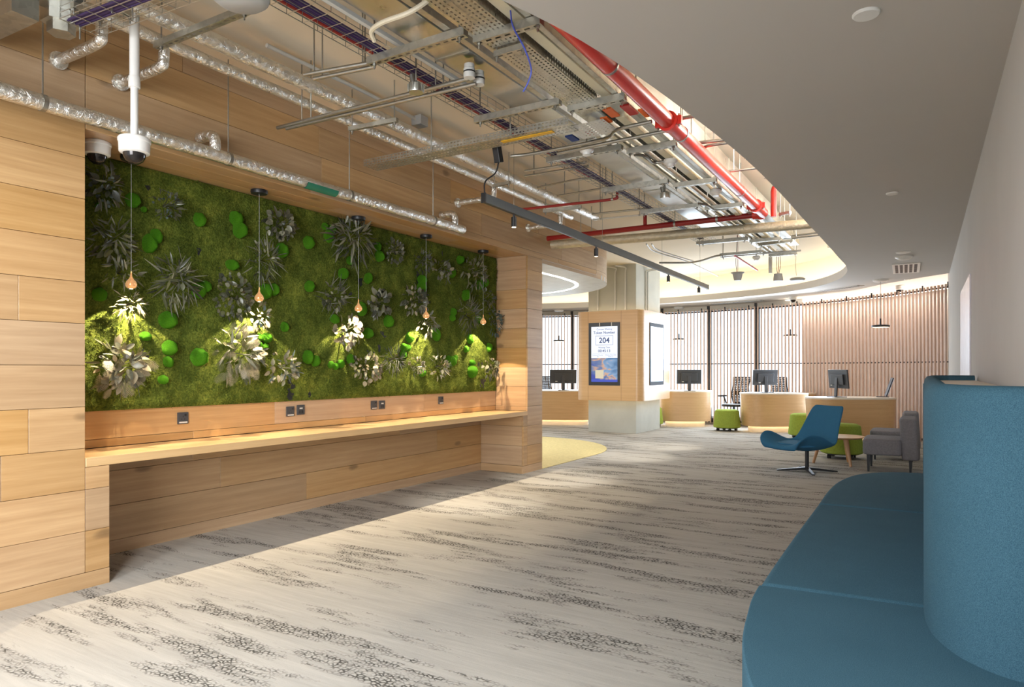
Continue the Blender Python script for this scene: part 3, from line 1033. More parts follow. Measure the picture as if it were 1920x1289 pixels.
a = onx(300, 259.5, -4.06)
ZP1 = a.z
pts, rs = foil_run(-4.06, ZP1, 0.2, onx(868, 425, -4.06).y, 0.043, 60)
t = thing('foil_lagged_pipe', 'foil-lagged pipe running along the timber wall just above the moss recess', 'pipe', base_at(pts))
MB().tube(pts, rs, 16).build('pipe_run', FOIL, t, smooth=True)
for px in (403, 852):
    y = onx(px, 300, -4.06).y
    e = bez([(-4.06, y, ZP1), (-4.06, y, ZP1 + 0.09), (-4.10, y, ZP1 + 0.135), (-4.23, y, ZP1 + 0.14)], 6)
    MB().tube(e, 0.036, 14).build('branch_elbow', FOIL, t, smooth=True)
for px in (80, 428, 655, 812):
    y = onx(px, 250, -4.06).y
    rods(t, [(-4.06, y)], ZP1 + 0.04)
    MB().tube([(-4.06, y - 0.012, ZP1), (-4.06, y + 0.012, ZP1)], 0.0465, 16).build('clamp', STEEL, t, smooth=True)
y0, y1 = onx(570, 345, -4.06).y, onx(628, 358, -4.06).y
mb = MB()
g = [V((-4.06 + 0.047 * math.cos(b_), 0, ZP1 + 0.047 * math.sin(b_))) for b_ in [-0.15 - k * 0.2 for k in range(9)]]
mb.add([V((p.x, y, p.z)) for p in g for y in (y0, y1)], [(2 * k, 2 * k + 1, 2 * k + 3, 2 * k + 2) for k in range(8)])
mb.build('green_band', STICKG, t, smooth=True)

for (x, z, y0, y1, r, lb) in ((-3.56, 3.22, 1.6, 7.95, 0.046, 'upper foil-lagged pipe under the beige ceiling, the thicker of the pair'), (-3.78, 3.20, 1.2, 7.7, 0.036, 'upper foil-lagged pipe nearest the timber wall, the thinner of the pair')):
    pts, rs = foil_run(x, z, y0, y1, r, 60)
    t = thing('foil_lagged_pipe', lb, 'pipe', base_at(pts))
    MB().tube(pts, rs, 16).build('pipe_run', FOIL, t, smooth=True)
    if r < 0.04:
        for y in (2.0, 2.35, 5.9, 7.4):
            e = bez([(x, y, z), (x, y, z - 0.10), (x - 0.05, y, z - 0.14), (XW + 0.01, y, z - 0.14)], 6)
            MB().tube(e, 0.03, 12).build('branch_elbow', FOIL, t, smooth=True)
            MB().tube([(XW + 0.02, y, z - 0.14), (XW + 0.002, y, z - 0.14)], 0.05, 16).build('wall_collar', FOIL, t, smooth=True)


def channel(label, a, b, h=0.042, wd=0.042, rod=True, group='galvanised cross channels on threaded rods', nm='strut_channel', rodlen=None):
    a, b = V(a), V(b)
    d = (b - a)
    L = d.length
    u = d.normalized()
    q = V((-u.y, u.x, 0))
    t = thing(nm, label, 'channel', (a + b) / 2, 0, group)
    mb = MB()
    for s in (-1, 1):
        p = a + q * (s * wd / 2)
        mb.add([p, p + d, p + d + V((0, 0, h)), p + V((0, 0, h))], [(0, 1, 2, 3)])
    mb.perf(a - q * wd / 2, d, q * wd, max(2, int(L / 0.05)), 1, 0.55, 0.32)
    for e in (a, b):
        mb.add([e - q * wd / 2, e + q * wd / 2, e + q * wd / 2 + V((0, 0, h)), e - q * wd / 2 + V((0, 0, h))], [(0, 1, 2, 3)])
    mb.build('channel_body', GALV, t)
    if rod:
        for f in (0.06, 0.94):
            p = a + d * f
            rods(t, [(p.x, p.y)], p.z - 0.03, (p.z + rodlen) if rodlen else ZC)
            MB().tube([(p.x, p.y, p.z - 0.012), (p.x, p.y, p.z - 0.002)], 0.011, 6).build('nut', STEEL, t)
    return t


ORD = ('first', 'second', 'third', 'fourth', 'fifth', 'sixth', 'seventh', 'eighth', 'ninth', 'tenth')
YC = [2.86, 3.92, 4.97, 6.09, 7.15, 9.3, 10.6]
for i, y in enumerate(YC):
    channel('%s galvanised cross channel carrying the wire basket, counted from the near end' % ORD[i], (-2.66, y, 3.0), (-2.0, y, 3.0))
for i, y in enumerate([2.9, 3.98, 5.0, 6.15, 7.2, 9.35, 10.65]):
    channel('%s galvanised cross channel under the cream trunking, counted from the near end' % ORD[i], (-1.97, y, 2.965), (-1.58, y, 2.965), group='galvanised cross channels under the trunking')
channel('short slotted channel under the perforated tray, beside the blue cable', onz(928, 108, 2.96), onz(984, 92, 2.96), 0.03, 0.03, rodlen=0.3)
channel('small channel clamped to the two foil pipes, nearest one', onz(655, 246, 3.10), onz(745, 229, 3.10), 0.03, 0.03)
channel('small channel under the far ends of the foil pipes', onz(1019, 399, 3.08), onz(1090, 391, 3.08), 0.035, 0.035)
channel('small channel under the foil pipes behind the black track', onz(925, 352, 3.10), onz(956, 345, 3.10), 0.03, 0.03)
channel('galvanised channel crossing below the grey speaker, far upper left', onz(293, 92, 3.08), onz(470, 22, 3.08), 0.035, 0.04)
channel('galvanised channel hung right of the red riser bend', onz(1462, 405, 2.98), onz(1482, 401, 2.98), 0.03, 0.04)
channel('galvanised channel near the opening edge, above the red riser', onz(1395, 292, 2.98), onz(1418, 288, 2.98), 0.03, 0.04)
channel('farthest channel before the column under the wire basket', onz(1313, 459, 2.98), onz(1402, 451, 2.98), 0.04, 0.04)
channel('farthest channel before the column under the trunking ends', onz(1424, 462, 2.98), onz(1487, 454, 2.98), 0.04, 0.04, rodlen=0.1)
channel('grey channel carrying the dark far conduit', onz(1350, 481, 2.95), onz(1430, 474, 2.95), 0.04, 0.04)

# wire basket with purple cables
t = thing('wire_basket_tray', 'long wire basket cable tray with purple cables along the open ceiling', 'cable tray', (-2.56, 5.5, 3.05))
mb = MB()
y0, y1 = 1.2, 9.6
for x, z in ((-2.68, 3.11), (-2.68, 3.075), (-2.68, 3.045), (-2.63, 3.045), (-2.58, 3.045), (-2.53, 3.045), (-2.48, 3.045), (-2.48, 3.075), (-2.48, 3.11)):
    mb.tube([(x, y0, z), (x, y1, z)], 0.0025, 4)
k = y0
while k < y1:
    mb.tube([(-2.68, k, 3.115), (-2.68, k, 3.043), (-2.48, k, 3.043), (-2.48, k, 3.115)], 0.0022, 4)
    k += 0.10
mb.build('basket_wires', STEEL, t)
for k in range(7):
    pts = [V((-2.60 + 0.010 * k + 0.008 * noise.noise(V((y * 0.8, k, 0))), y, 3.056 + 0.006 * (k % 2))) for y in [1.2 + 0.4 * j for j in range(21)]]
    tag(MB().tube(pts, 0.0065, 6).build('data_cable', PURPLE), 'purple data cable lying in the long wire basket tray', 'cable', 'purple data cables in the long basket tray')
# near cross basket, upper left
t = thing('wire_basket_tray', 'short wire basket tray with purple cables crossing at the upper left', 'cable tray', (-3.2, 2.2, 3.06))
mb = MB()
A, B_ = onz(150, 52, 3.04), onz(420, -50, 3.04)
d = B_ - A
u = d.normalized()
q = V((-u.y, u.x, 0))
for o_, z in ((-.1, .06), (-.1, .03), (-.1, 0), (-.05, 0), (0, 0), (.05, 0), (.1, 0), (.1, .03), (.1, .06)):
    mb.tube([A + q * o_ + V((0, 0, z)), B_ + q * o_ + V((0, 0, z))], 0.0025, 4)
for k in range(int(d.length / 0.1)):
    p = A + u * (0.1 * k)
    mb.tube([p - q * .1 + V((0, 0, .07)), p - q * .1, p + q * .1, p + q * .1 + V((0, 0, .07))], 0.0022, 4)
mb.build('basket_wires', STEEL, t)
rods(t, [(A.x, A.y), (A.x + d.x * .4, A.y + d.y * .4)], 2.98)
for k in range(4):
    pts = [A + u * (d.length * j / 8) + q * (-0.06 + 0.02 * k + 0.01 * noise.noise(V((j, k, 3)))) + V((0, 0, 0.012)) for j in range(9)]
    tag(MB().tube(pts, 0.0075, 6).build('data_cable', PURPLE), 'purple data cable lying in the short basket tray at the upper left', 'cable', 'purple data cables in the short basket tray')

# galvanised ducts and trunking along the run
def boxthing(name, label, cat, a, b, mat, group=None, joints=0):
    ctr = ((a[0] + b[0]) / 2, (a[1] + b[1]) / 2, a[2])
    t = thing(name, label, cat, ctr, 0, group)
    MB().box(a, b).build('duct_body', mat, t, bevel=0.002, bseg=1)
    for k in range(joints):
        y = a[1] + (b[1] - a[1]) * (k + 0.5) / joints
        MB().box((a[0] - 0.006, y - 0.012, a[2] - 0.006), (b[0] + 0.006, y + 0.012, b[2] + 0.006)).build('joint_flange', GALV, t)
    return t


boxthing('galvanised_duct', 'widest shiny galvanised duct, beside the purple cable basket', 'duct', (-2.43, 0.6, 3.10), (-2.20, 9.2, 3.30), GALVD, joints=5)
boxthing('galvanised_duct', 'middle galvanised duct between the wide duct and the perforated tray', 'duct', (-2.17, 0.6, 3.14), (-2.00, 10.8, 3.30), GALVD, joints=6)
boxthing('galvanised_duct', 'flat galvanised duct above the cream trunking, nearest the red main pipe', 'duct', (-1.95, 3.6, 3.16), (-1.60, 11.0, 3.32), GALVD, joints=6)
boxthing('slotted_channel', 'white slotted channel beside the purple cables, running lengthways', 'channel', (-2.47, 0.8, 3.065), (-2.445, 3.52, 3.09), OFFWHITE)
boxthing('cream_trunking', 'wide cream cable trunking along the right of the service run', 'trunking', (-1.80, 4.35, 3.01), (-1.735, 11.0, 3.05), CREAMM)
boxthing('cream_trunking', 'short cream trunking beside the perforated tray at the top', 'trunking', (-1.755, 1.2, 3.03), (-1.69, 4.02, 3.08), CREAMM)
boxthing('steel_trunking', 'narrow galvanised trunking left of the wide cream trunking', 'trunking', (-1.905, 4.4, 3.01), (-1.875, 11.0, 3.05), GALV)
boxthing('steel_trunking', 'narrow galvanised trunking next to the red main pipe', 'trunking', (-1.66, 1.4, 3.01), (-1.625, 11.0, 3.05), GALV)
boxthing('steel_trunking', 'beige narrow trunking left of the flat duct', 'trunking', (-1.985, 4.6, 3.02), (-1.955, 11.0, 3.06), CREAMM)
boxthing('steel_trunking', 'galvanised trunking under the middle duct', 'trunking', (-2.12, 1.0, 3.045), (-2.08, 8.8, 3.085), GALV)
# stickers as flat labels on the trunking
for px, py, mat, lb, sx, sy in ((1146, 212, STICKO, 'orange label on the trunking, left of the red label', .06, .16), (1137, 226, STICKO, 'small orange label below the bigger orange one', .05, .10), (1180, 207, STICKR, 'dark red label on the trunking beside the red main pipe', .06, .18), (1207, 213, STICKO, 'orange label touching the red main pipe', .03, .14), (1073, 260, STICKB, 'blue label on the duct above the perforated tray', .06, .12), (1104, 251, STICKR, 'small red label on the duct near the blue label', .05, .08)):
    p = onz(px, py, 3.0)
    tag(MB().box((p.x - sx / 2, p.y - sy / 2, 2.998), (p.x + sx / 2, p.y + sy / 2, 3.0095)).build('warning_label', mat), lb, 'label')

# perforated trays
t = thing('perforated_tray', 'wide perforated steel cable tray hung at the top of the picture', 'cable tray', (-1.87, 2.6, 3.0))
mb = MB()
mb.perf((-1.965, 1.3, 3.0), (0, 2.85, 0), (0.19, 0, 0), 95, 7, 0.5, 0.35)
mb.perf((-1.775, 1.3, 3.0), (0, 2.85, 0), (0, 0, 0.06), 95, 2, 0.4, 0.45)
mb.perf((-1.965, 1.3, 3.0), (0, 2.85, 0), (0, 0, 0.06), 95, 2, 0.4, 0.45)
mb.build('tray_sheet', GALV, t)
t = thing('perforated_tray', 'perforated steel cable tray reaching across towards the timber wall', 'cable tray', (-3.0, 4.2, 2.95))
mb = MB()
mb.perf((-3.9, 4.13, 2.95), (1.85, 0, 0), (0, 0.16, 0), 54, 6, 0.62, 0.5)
mb.perf((-3.9, 4.13, 2.95), (1.85, 0, 0), (0, 0, 0.05), 62, 2, 0.55, 0.35)
mb.perf((-3.9, 4.29, 2.95), (1.85, 0, 0), (0, 0, 0.05), 62, 2, 0.55, 0.35)
mb.build('tray_sheet', GALV, t)
rods(t, [(-3.2, 4.12), (-2.5, 4.12)], 2.95)
MB().box((-2.62, 4.185, 2.944), (-2.20, 4.225, 2.949)).build('yellow_label', STICKY, t)
t = thing('tray_adapter', 'white perforated adapter plate joining the two perforated trays', 'cable tray', (-2.0, 4.35, 2.96))
MB().perf((-2.1, 4.2, 2.955), (0.25, 0.05, 0.03), (0, 0.28, 0), 9, 8, 0.4, 0.3).build('plate', OFFWHITE, t)

# red sprinkler mains
rm = thing('red_main_pipe', 'thick red sprinkler main running along the opening edge', 'pipe', (-1.5, 4.6, 2.95))
MB().tube([(-1.51, 1.5, 3.0), (-1.50, 7.80, 3.0)], 0.052, 22).build('pipe_run', RED, rm, smooth=True)


def coupling(parent, p, ax, r, mat=RED):
    p, ax = V(p), V(ax)
    MB().tube([p - ax * 0.032, p - ax * 0.03, p + ax * 0.03, p + ax * 0.032], [r, r * 1.28, r * 1.28, r], 20).build('coupling', mat, parent, smooth=True)
    s = ax.cross(V((0, 0, 1))).normalized()
    for e in (s, -s):
        q = p + e * r * 1.35
        MB().box((-0.02, -0.018, -0.03), (0.02, 0.018, 0.03), M.Translation(q)).build('coupling_lug', mat, parent, bevel=0.004)
        MB().tube([q + V((0, 0, -0.045)), q + V((0, 0, 0.045))], 0.007, 6).build('bolt', STEEL, parent)


coupling(rm, (-1.503, 4.58, 3.0), (0, 1, 0), 0.054)
coupling(rm, (-1.50, 7.42, 3.0), (0, 1, 0), 0.054)
coupling(rm, (-1.53, 7.84, 3.0), (1, 0, 0), 0.046)
for y in (3.55, 4.86, 6.7):
    MB().tube([(-1.505, y - 0.008, 3.0), (-1.505, y + 0.008, 3.0)], 0.057, 20).build('clamp', STEEL, rm, smooth=True)
    rods(rm, [(-1.505, y)], 3.05)
MB().tube(bez([(-1.50, 7.72, 3.0), (-1.50, 7.80, 3.0), (-1.54, 7.845, 3.0), (-1.62, 7.85, 3.0)], 6), 0.047, 18).build('elbow', RED, rm, smooth=True)
pipe('red_cross_pipe', 'straight red pipe crossing left from the end of the red main', 'pipe', [(-1.62, 7.85, 3.0), (-2.6, 7.85, 3.0), (-4.2, 7.86, 3.0)], 0.032, DRED, hang=(0.2, 0.45, 0.85))
p = onz(1212, 428, 3.0)
pipe('red_stub_pipe', 'short upright red pipe rising from the red cross pipe', 'pipe', [(p.x, 7.85, 3.03), (p.x, 7.85, 3.24)], 0.022, DRED)
a = ond(1411, 392, 7.6)
pipe('red_riser', 'red riser with an elbow beside the end of the red main', 'pipe', [(-1.42, 7.95, 2.98), (-1.42, 7.95, 3.26), (-1.412, 7.95, 3.295), (-1.39, 7.95, 3.322), (-1.355, 7.95, 3.335), (-1.32, 7.95, 3.338), (-0.78, 7.95, 3.338)], 0.032, RED)
pts = [onz(978, 393, 3.02), onz(1148, 374, 3.02)]
pipe('red_branch_pipe', 'thin dark red branch pipe with an upturned end above the black track', 'pipe', bez([pts[0], pts[0].lerp(pts[1], .5), pts[1], pts[1] + V((0.05, 0, 0.03)), pts[1] + V((0.055, 0, 0.12))], 5), 0.014, DRED, hang=(0.5,))
pipe('red_branch_pipe', 'thin dark red pipe running lengthways beside the wire basket', 'pipe', [(-2.95, 1.5, 3.28), (-2.94, 4.0, 3.28), (-2.94, 6.43, 3.28)], 0.017, DRED, hang=(0.5, 0.9))
pipe('red_branch_pipe', 'short orange-red pipe stub hanging near the far hanging boxes', 'pipe', [onz(1378, 480, 2.98), onz(1420, 507, 2.90)], 0.015, RED)
pts, rs = foil_run(0, 0, 0, 1, 0.062, 30)
P0, P1 = onz(1020, 461, 2.95), onz(1530, 419, 2.95)
t = thing('lagged_cross_pipe', 'fat beige lagged pipe crossing below the red cross pipe', 'pipe', P0)
MB().tube([P0.lerp(P1, k / 30) for k in range(31)], [0.058 * (1 + 0.03 * noise.noise(V((k * 1.1, 3, 1)))) for k in range(31)], 16).build('pipe_run', metal('beige_lagging', (206, 194, 166), 0.45, 0.15, 30, bump=0.5, mt=0.5), t, smooth=True)
rods(t, [(P0.lerp(P1, .2).x, P0.lerp(P1, .2).y), (P0.lerp(P1, .9).x, P0.lerp(P1, .9).y)], 2.98)

# conduits
CON = [
    ([(520, 240), (880, 147)], 3.0, 0.013, 'conduit of the close pair over the moss wall, nearer the timber'),
    ([(537, 241), (893, 157)], 2.985, 0.013, 'conduit of the close pair over the moss wall, lower one'),
    ([(570, 140), (700, 117)], 3.05, 0.012, 'short conduit running into the first cross channel, upper'),
    ([(588, 148), (702, 125)], 3.04, 0.012, 'short conduit running into the first cross channel, lower'),
    ([(500, 85), (600, 133), (690, 176), (784, 226)], 3.36, 0.014, 'white conduit close under the beige ceiling ending in a box'),
    ([(958, 293), (1000, 288), (1128, 262), (1158, 243), (1222, 228)], 2.98, 0.013, 'bent conduit dipping under the perforated adapter'),
    ([(1045, 288), (1140, 268), (1262, 243)], 2.97, 0.013, 'conduit running to the red main coupling'),
    ([(984, 321), (1100, 304)], 3.10, 0.011, 'upper thin conduit of the trio left of the basket'),
    ([(984, 331), (1104, 311)], 3.10, 0.011, 'middle thin conduit of the trio left of the basket'),
    ([(1008, 352), (1110, 334), (1145, 350), (1205, 344)], 3.08, 0.011, 'bent thin conduit passing under the capped red pipe'),
    ([(1045, 368), (1140, 352)], 3.10, 0.011, 'lowest thin conduit of the trio left of the basket'),
    ([(1110, 402), (1215, 391)], 3.12, 0.012, 'pale conduit behind the thin red branch pipe'),
    ([(1112, 412), (1215, 402)], 3.14, 0.010, 'second pale conduit behind the thin red branch pipe'),
    ([(1310, 268), (1392, 258)], 3.10, 0.014, 'conduit right of the red main, running to the opening edge'),
    ([(1321, 283), (1326, 274), (1392, 264)], 3.06, 0.012, 'hooked conduit right of the red main'),
    ([(1268, 224), (1345, 210)], 3.10, 0.013, 'conduit nearest the red coupling on its right'),
    ([(1364, 322), (1445, 312)], 3.08, 0.011, 'thin conduit meeting the red riser bend'),
    ([(1484, 447), (1545, 440)], 2.98, 0.013, 'conduit near the far opening edge, lower'),
    ([(1484, 443), (1545, 435)], 3.02, 0.013, 'conduit near the far opening edge, upper'),
    ([(1236, 493), (1300, 492), (1340, 481), (1352, 479)], 2.93, 0.014, 'dark conduit from the column to the far grey channel'),
    ([(1430, 475), (1502, 470)], 2.94, 0.012, 'dark conduit right of the far grey channel'),
    ([(1212, 458), (1228, 472), (1292, 492), (1346, 518)], 3.0, 0.010, 'white conduit bending down towards the column, left one'),
    ([(1222, 458), (1236, 470), (1300, 490)], 3.0, 0.010, 'white conduit bending down towards the column, right one'),
    ([(1460, 310), (1452, 326), (1434, 333)], 3.0, 0.010, 'short bent conduit by the red riser'),
    ([(1190, 290), (1210, 293), (1225, 305), (1250, 302)], 3.0, 0.012, 'curled conduit under the flat duct, near the detector'),
    ([(1310, 382), (1325, 385), (1340, 393), (1366, 391)], 2.97, 0.012, 'curled conduit under the trunking at the far end'),
]
for pp, z, r, lb in CON:
    w3 = [onz(x, y, z) for x, y in pp]
    if len(w3) > 2:
        w3 = bez(w3, 5)
    t = pipe('conduit', lb, 'conduit', w3, r, STEEL if r > 0.0105 and z < 3.3 else OFFWHITE, hang=(0.15, 0.85) if len(pp) == 2 else (), seg=10)
p = onz(787, 228, 3.35)
tag(MB().box((p.x - .05, p.y - .05, 3.31), (p.x + .05, p.y + .05, 3.39)).build('junction_box', GREYPL, bevel=0.004), 'grey junction box at the end of the white ceiling conduit', 'junction box')
for px, py, lb in ((880, 137, 'grey round junction box at the end of the upper paired conduit'), (898, 150, 'grey round junction box at the end of the lower paired conduit')):
    p = onz(px, py, 3.02)
    t = thing('conduit_box', lb, 'junction box', p)
    MB().lathe([(0, -0.03), (0.032, -0.03), (0.034, -0.02), (0.034, 0.022), (0.03, 0.026), (0.03, 0.05), (0, 0.05)], (0, 0, 0), 20).build('box_body', OFFWHITE, t, smooth=True, local=True)
    MB().tube([(0, 0, 0.0), (0, 0, 0.008)], 0.0352, 20).build('seal_band', BLACK, t, local=True)
# upper-left ducts
boxthing('galvanised_duct', 'galvanised duct in the top left corner running lengthways', 'duct', (-3.75, 0.6, 3.10), (-3.50, onz(97, 35, 3.1).y, 3.28), GALVD, joints=2)
p = onz(115, 46, 3.05)
t = thing('duct_end_box', 'faceted galvanised end box of the top left duct with a cable loop', 'duct', p)
out = [(0.09 * math.cos(k * math.pi / 3), 0.09 * math.sin(k * math.pi / 3)) for k in range(6)]
MB().prism(out, 0.0, 0.13).build('box_body', GALVD, t, local=True)
MB().prism([(x * 0.7, y * 0.7) for x, y in out], -0.05, 0.0).build('lower_box', GALV, t, local=True)
MB().tube(bez([(-0.06, 0.02, 0.11), (-0.04, 0, 0.19), (0.04, 0, 0.19), (0.06, 0.02, 0.10)], 6), 0.004, 6).build('cable_loop', CABLEW, t, local=True)
a, b = onz(-40, 72, 3.0), onz(48, 30, 3.0)
boxes = MB()
d = (b - a).normalized()
q = V((-d.y, d.x, 0)) * 0.06
boxes.add([a - q, b - q, b + q, a + q, a - q + V((0, 0, .1)), b - q + V((0, 0, .1)), b + q + V((0, 0, .1)), a + q + V((0, 0, .1))], [(3, 2, 1, 0), (4, 5, 6, 7), (0, 1, 5, 4), (1, 2, 6, 5), (2, 3, 7, 6), (3, 0, 4, 7)])
tag(boxes.build('steel_bracket_beam', GALV), 'dull steel beam end at the far left under the ceiling', 'beam')
channel('short channel beside the white camera pole, left', onz(135, 15, 3.06), onz(192, 40, 3.06), 0.03, 0.03, group=None)
channel('short channel beside the white camera pole, right', onz(208, 12, 3.06), onz(246, 34, 3.06), 0.03, 0.03, group=None)

# grey round speaker at the top edge
p = onz(450, -2, 2.98)
t = thing('ceiling_speaker', 'round grey ceiling speaker at the top edge with a red cable', 'speaker', p)
MB().lathe([(0, -0.025), (0.10, -0.02), (0.125, 0.0), (0.13, 0.02), (0.09, 0.05), (0, 0.05)], (0, 0, 0), 32).build('speaker_body', GREYPL, t, smooth=True, local=True)
MB().tube(bez([(0.1, 0.05, 0.0), (0.16, 0.09, 0.02), (0.2, 0.12, 0.10)], 6), 0.008, 8).build('red_cable', DRED, t, local=True)
MB().tube([(0, 0, 0.05), (0, 0, ZC - p.z)], 0.006, 6).build('hanger_rod', STEEL, t, local=True)

# spotlight heads and detectors among the services
def detector(px, py, z, lb, kind='detector', up=None):
    p = onz(px, py, z)
    t = thing('smoke_detector' if kind == 'detector' else 'gimbal_lamp', lb, 'detector' if kind == 'detector' else 'lamp', p)
    if kind == 'detector':
        MB().lathe([(0, -0.04), (0.03, -0.038), (0.036, -0.02), (0.05, -0.012), (0.055, 0.0), (0.055, 0.016), (0.04, 0.03), (0, 0.03)], (0, 0, 0), 24).build('detector_body', WHITE, t, smooth=True, local=True)
    else:
        MB().lathe([(0, -0.05), (0.042, -0.05), (0.045, -0.04), (0.04, 0.0), (0.022, 0.012), (0, 0.012)], (0, 0, 0), 20).build('lamp_head', GALVD, t, smooth=True, local=True)
        mb = MB()
        for k in range(10):
            a = k * math.pi / 5
            mb.box((0.040, -0.002, -0.045), (0.049, 0.002, 0.0), M.Rotation(a, 4, 'Z'))
        mb.build('cooling_fins', GALV, t, local=True)
        MB().tube([(-0.02, 0, 0.01), (-0.03, 0, 0.06)], 0.018, 10).build('knuckle', STEEL, t, local=True)
    MB().tube([(0, 0, 0.012), (0, 0, (up or (ZC - p.z)))], 0.006, 6).build('stem_rod', STEEL, t, local=True)


detector(780, 158, 2.97, 'silver finned gimbal lamp hanging below the purple cables', 'lamp')
detector(1247, 362, 2.95, 'grey finned lamp hanging under the flat duct, left of the detectors', 'lamp')
detector(1257, 304, 2.99, 'white smoke detector under the ducts by the curled conduit')
detector(1342, 360, 2.99, 'white smoke detector nearest the end of the red main')
detector(1100, 282, 2.97, 'small white detector under the bent conduit')
detector(1418, 484, 2.93, 'small grey detector under the far grey channel')
# flexible cables
def cable(lb, pts, r, mat):
    tag(MB().tube(bez(pts, 8), r, 8).build('loose_cable', mat, smooth=True), lb, 'cable')


cable('cream flexible cable bundle looping at the top', [onz(815, -8, 3.05), onz(770, 22, 2.98), onz(718, 42, 2.96), onz(697, 58, 2.96), onz(702, 77, 2.94)], 0.012, CABLEW)
cable('blue hanging cable by the perforated tray', [onz(957, 20, 3.02), onz(962, 50, 2.98), ond(984, 92, 3.32), ond(996, 130, 3.40), ond(990, 155, 3.42), ond(981, 172, 3.44)], 0.004, BLUEC)

# black track with spots
A, B_ = onz(906, 371, 2.60), onz(1327, 539, 2.60)
A.z = B_.z = 2.60
d = B_ - A
ang = math.atan2(d.y, d.x) - math.pi / 2
t = thing('lighting_track', 'long graphite lighting track hung over the walkway', 'track', ((A.x + B_.x) / 2, (A.y + B_.y) / 2, 2.56))
mm = M.Translation(A) @ M.Rotation(ang, 4, 'Z')
L = d.length
MB().box((-0.018, 0.01, -0.035), (0.018, L - 0.01, 0.035), mm).build('track_body', TRACK, t, bevel=0.002, bseg=1)
MB().box((-0.020, 0, -0.038), (0.020, 0.012, 0.038), mm).box((-0.02, L - 0.012, -0.038), (0.02, L, 0.038), mm).build('end_cap', BLACK, t)
MB().box((-0.010, 0.02, -0.0365), (0.010, L - 0.02, -0.0345), mm).build('slot', BLACK, t)
for f in (0.07, 0.35, 0.65, 0.93):
    q = A.lerp(B_, f)
    MB().tube([(q.x, q.y, 2.63), (q.x, q.y, ZC)], 0.0018, 5).build('suspension_wire', STEEL, t)
MB().tube(bez([A + V((0, 0.02, 0.03)), A + V((0.0, 0.03, 0.13)), A + V((0.06, 0.08, 0.2)), A + V((0.08, 0.1, 0.3))], 6), 0.006, 8).build('feed_cable', BLACK, t)
MB().box((-0.025, -0.03, 0), (0.025, 0.03, 0.12), M.Translation(A + V((0.08, 0.1, 0.28))) @ M.Rotation(0.3, 4, 'X')).build('power_feed', BLACK, t, bevel=0.004)
for i, (px, py) in enumerate(((966, 408), (1125, 467), (1265, 519), (1324, 541))):
    q = onz(px, py - 4, 2.555)
    q = A + d * max(0, min(1, (q.y - A.y) / d.y))
    q.z = 2.56
    s = thing('track_spotlight', 'black cylinder spotlight under the graphite track, %s from the near end' % ORD[i], 'spotlight', q, 0, 'cylinder spotlights on the track')
    MB().tube([(0, 0, 0), (0, 0, -0.02)], 0.01, 10).build('stem', BLACK, s, local=True)
    MB().tube([(0, 0, -0.02), (0, 0, -0.10)], 0.022, 20).build('spot_body', BLACK, s, smooth=True, local=True)
    MB().tube([(0, 0, -0.099), (0, 0, -0.103)], 0.017, 16).build('lens', LAMP, s, local=True)
    light('SPOT', 'track_spot', (q.x, q.y, q.z - 0.107), 130, (1.0, 0.93, 0.82), (q.x - 0.85, q.y + 0.75, 0), spot_size=math.radians(36), spot_blend=0.9, shadow_soft_size=0.02)

# things hanging in the far end of the opening
def hang(name, lb, cat, px, py, z, prof, mat, cords=1, extra=None):
    p = onz(px, py, z)
    t = thing(name, lb, cat, p)
    MB().lathe(prof, (0, 0, 0), 24).build('body', mat, t, smooth=True, local=True)
    for k in range(cords):
        MB().tube(bez([(0.012 * k - 0.012, 0, 0.06), (0.03 * k - 0.03, 0.02, 0.25), (0.0, 0, ZC - z)], 5), 0.004, 6).build('cord', STEEL if cords == 1 else (DRED if k % 2 else BLACK), t, local=True)
    return t


hang('hanging_beacon', 'grey bucket-shaped sounder hanging on cables, left of the red wiring', 'sounder', 1383, 519, 2.72, [(0, -0.06), (0.05, -0.06), (0.055, -0.05), (0.075, 0.04), (0.10, 0.055), (0.10, 0.065), (0, 0.065)], GREYPL, 2)
t = hang('hanging_device', 'grey device with red wiring hanging between the bucket sounder and the disc', 'device', 1459, 521, 2.72, [(0, -0.05), (0.07, -0.05), (0.075, -0.03), (0.06, 0.06), (0, 0.06)], GREYPL, 3)
MB().box((-0.14, -0.02, 0.08), (-0.09, 0.02, 0.34)).build('terminal_box', OFFWHITE, t, local=True, bevel=0.004)
MB().tube(bez([(-0.1, 0, 0.3), (-0.15, 0, 0.5), (0.15, 0, 0.6), (0.2, 0, 0.5)], 6), 0.004, 6).build('loop_wire', STEEL, t, local=True)
hang('wifi_disc', 'flat grey disc hanging on a rod at the far right of the opening', 'access point', 1495, 524, 2.72, [(0, -0.025), (0.10, -0.02), (0.12, 0.0), (0.10, 0.02), (0.05, 0.03), (0, 0.03)], GREYPL, 1)
p = ond(1558, 462, 11.4)
t = thing('camera_bracket', 'white bracket camera on the cove wall at the right tip of the opening', 'camera', p)
MB().box((-0.05, -0.03, -0.03), (0.05, 0.03, 0.03)).build('body', WHITE, t, local=True, bevel=0.006)
MB().tube([(0.05, 0, 0), (0.16, 0.05, 0.04)], 0.012, 8).build('arm', GREYPL, t, local=True)

# ---------------------------------------------------------------- fixtures in the plaster ceiling
def ceil_disc(px, py, lb, r, h=0.012, dome=False):
    p = onz(px, py, ZS)
    prof = [(0, -h), (r * 0.9, -h), (r, -h * 0.5), (r, 0.0), (0, 0)] if not dome else [(0, -0.05), (r * 0.5, -0.046), (r * 0.8, -0.03), (r, -0.016), (r, 0), (0, 0)]
    tag(MB().lathe(prof, p, 28).build('ceiling_detector' if dome else 'ceiling_cover', WHITE, smooth=True), lb, 'detector' if dome else 'ceiling cover')


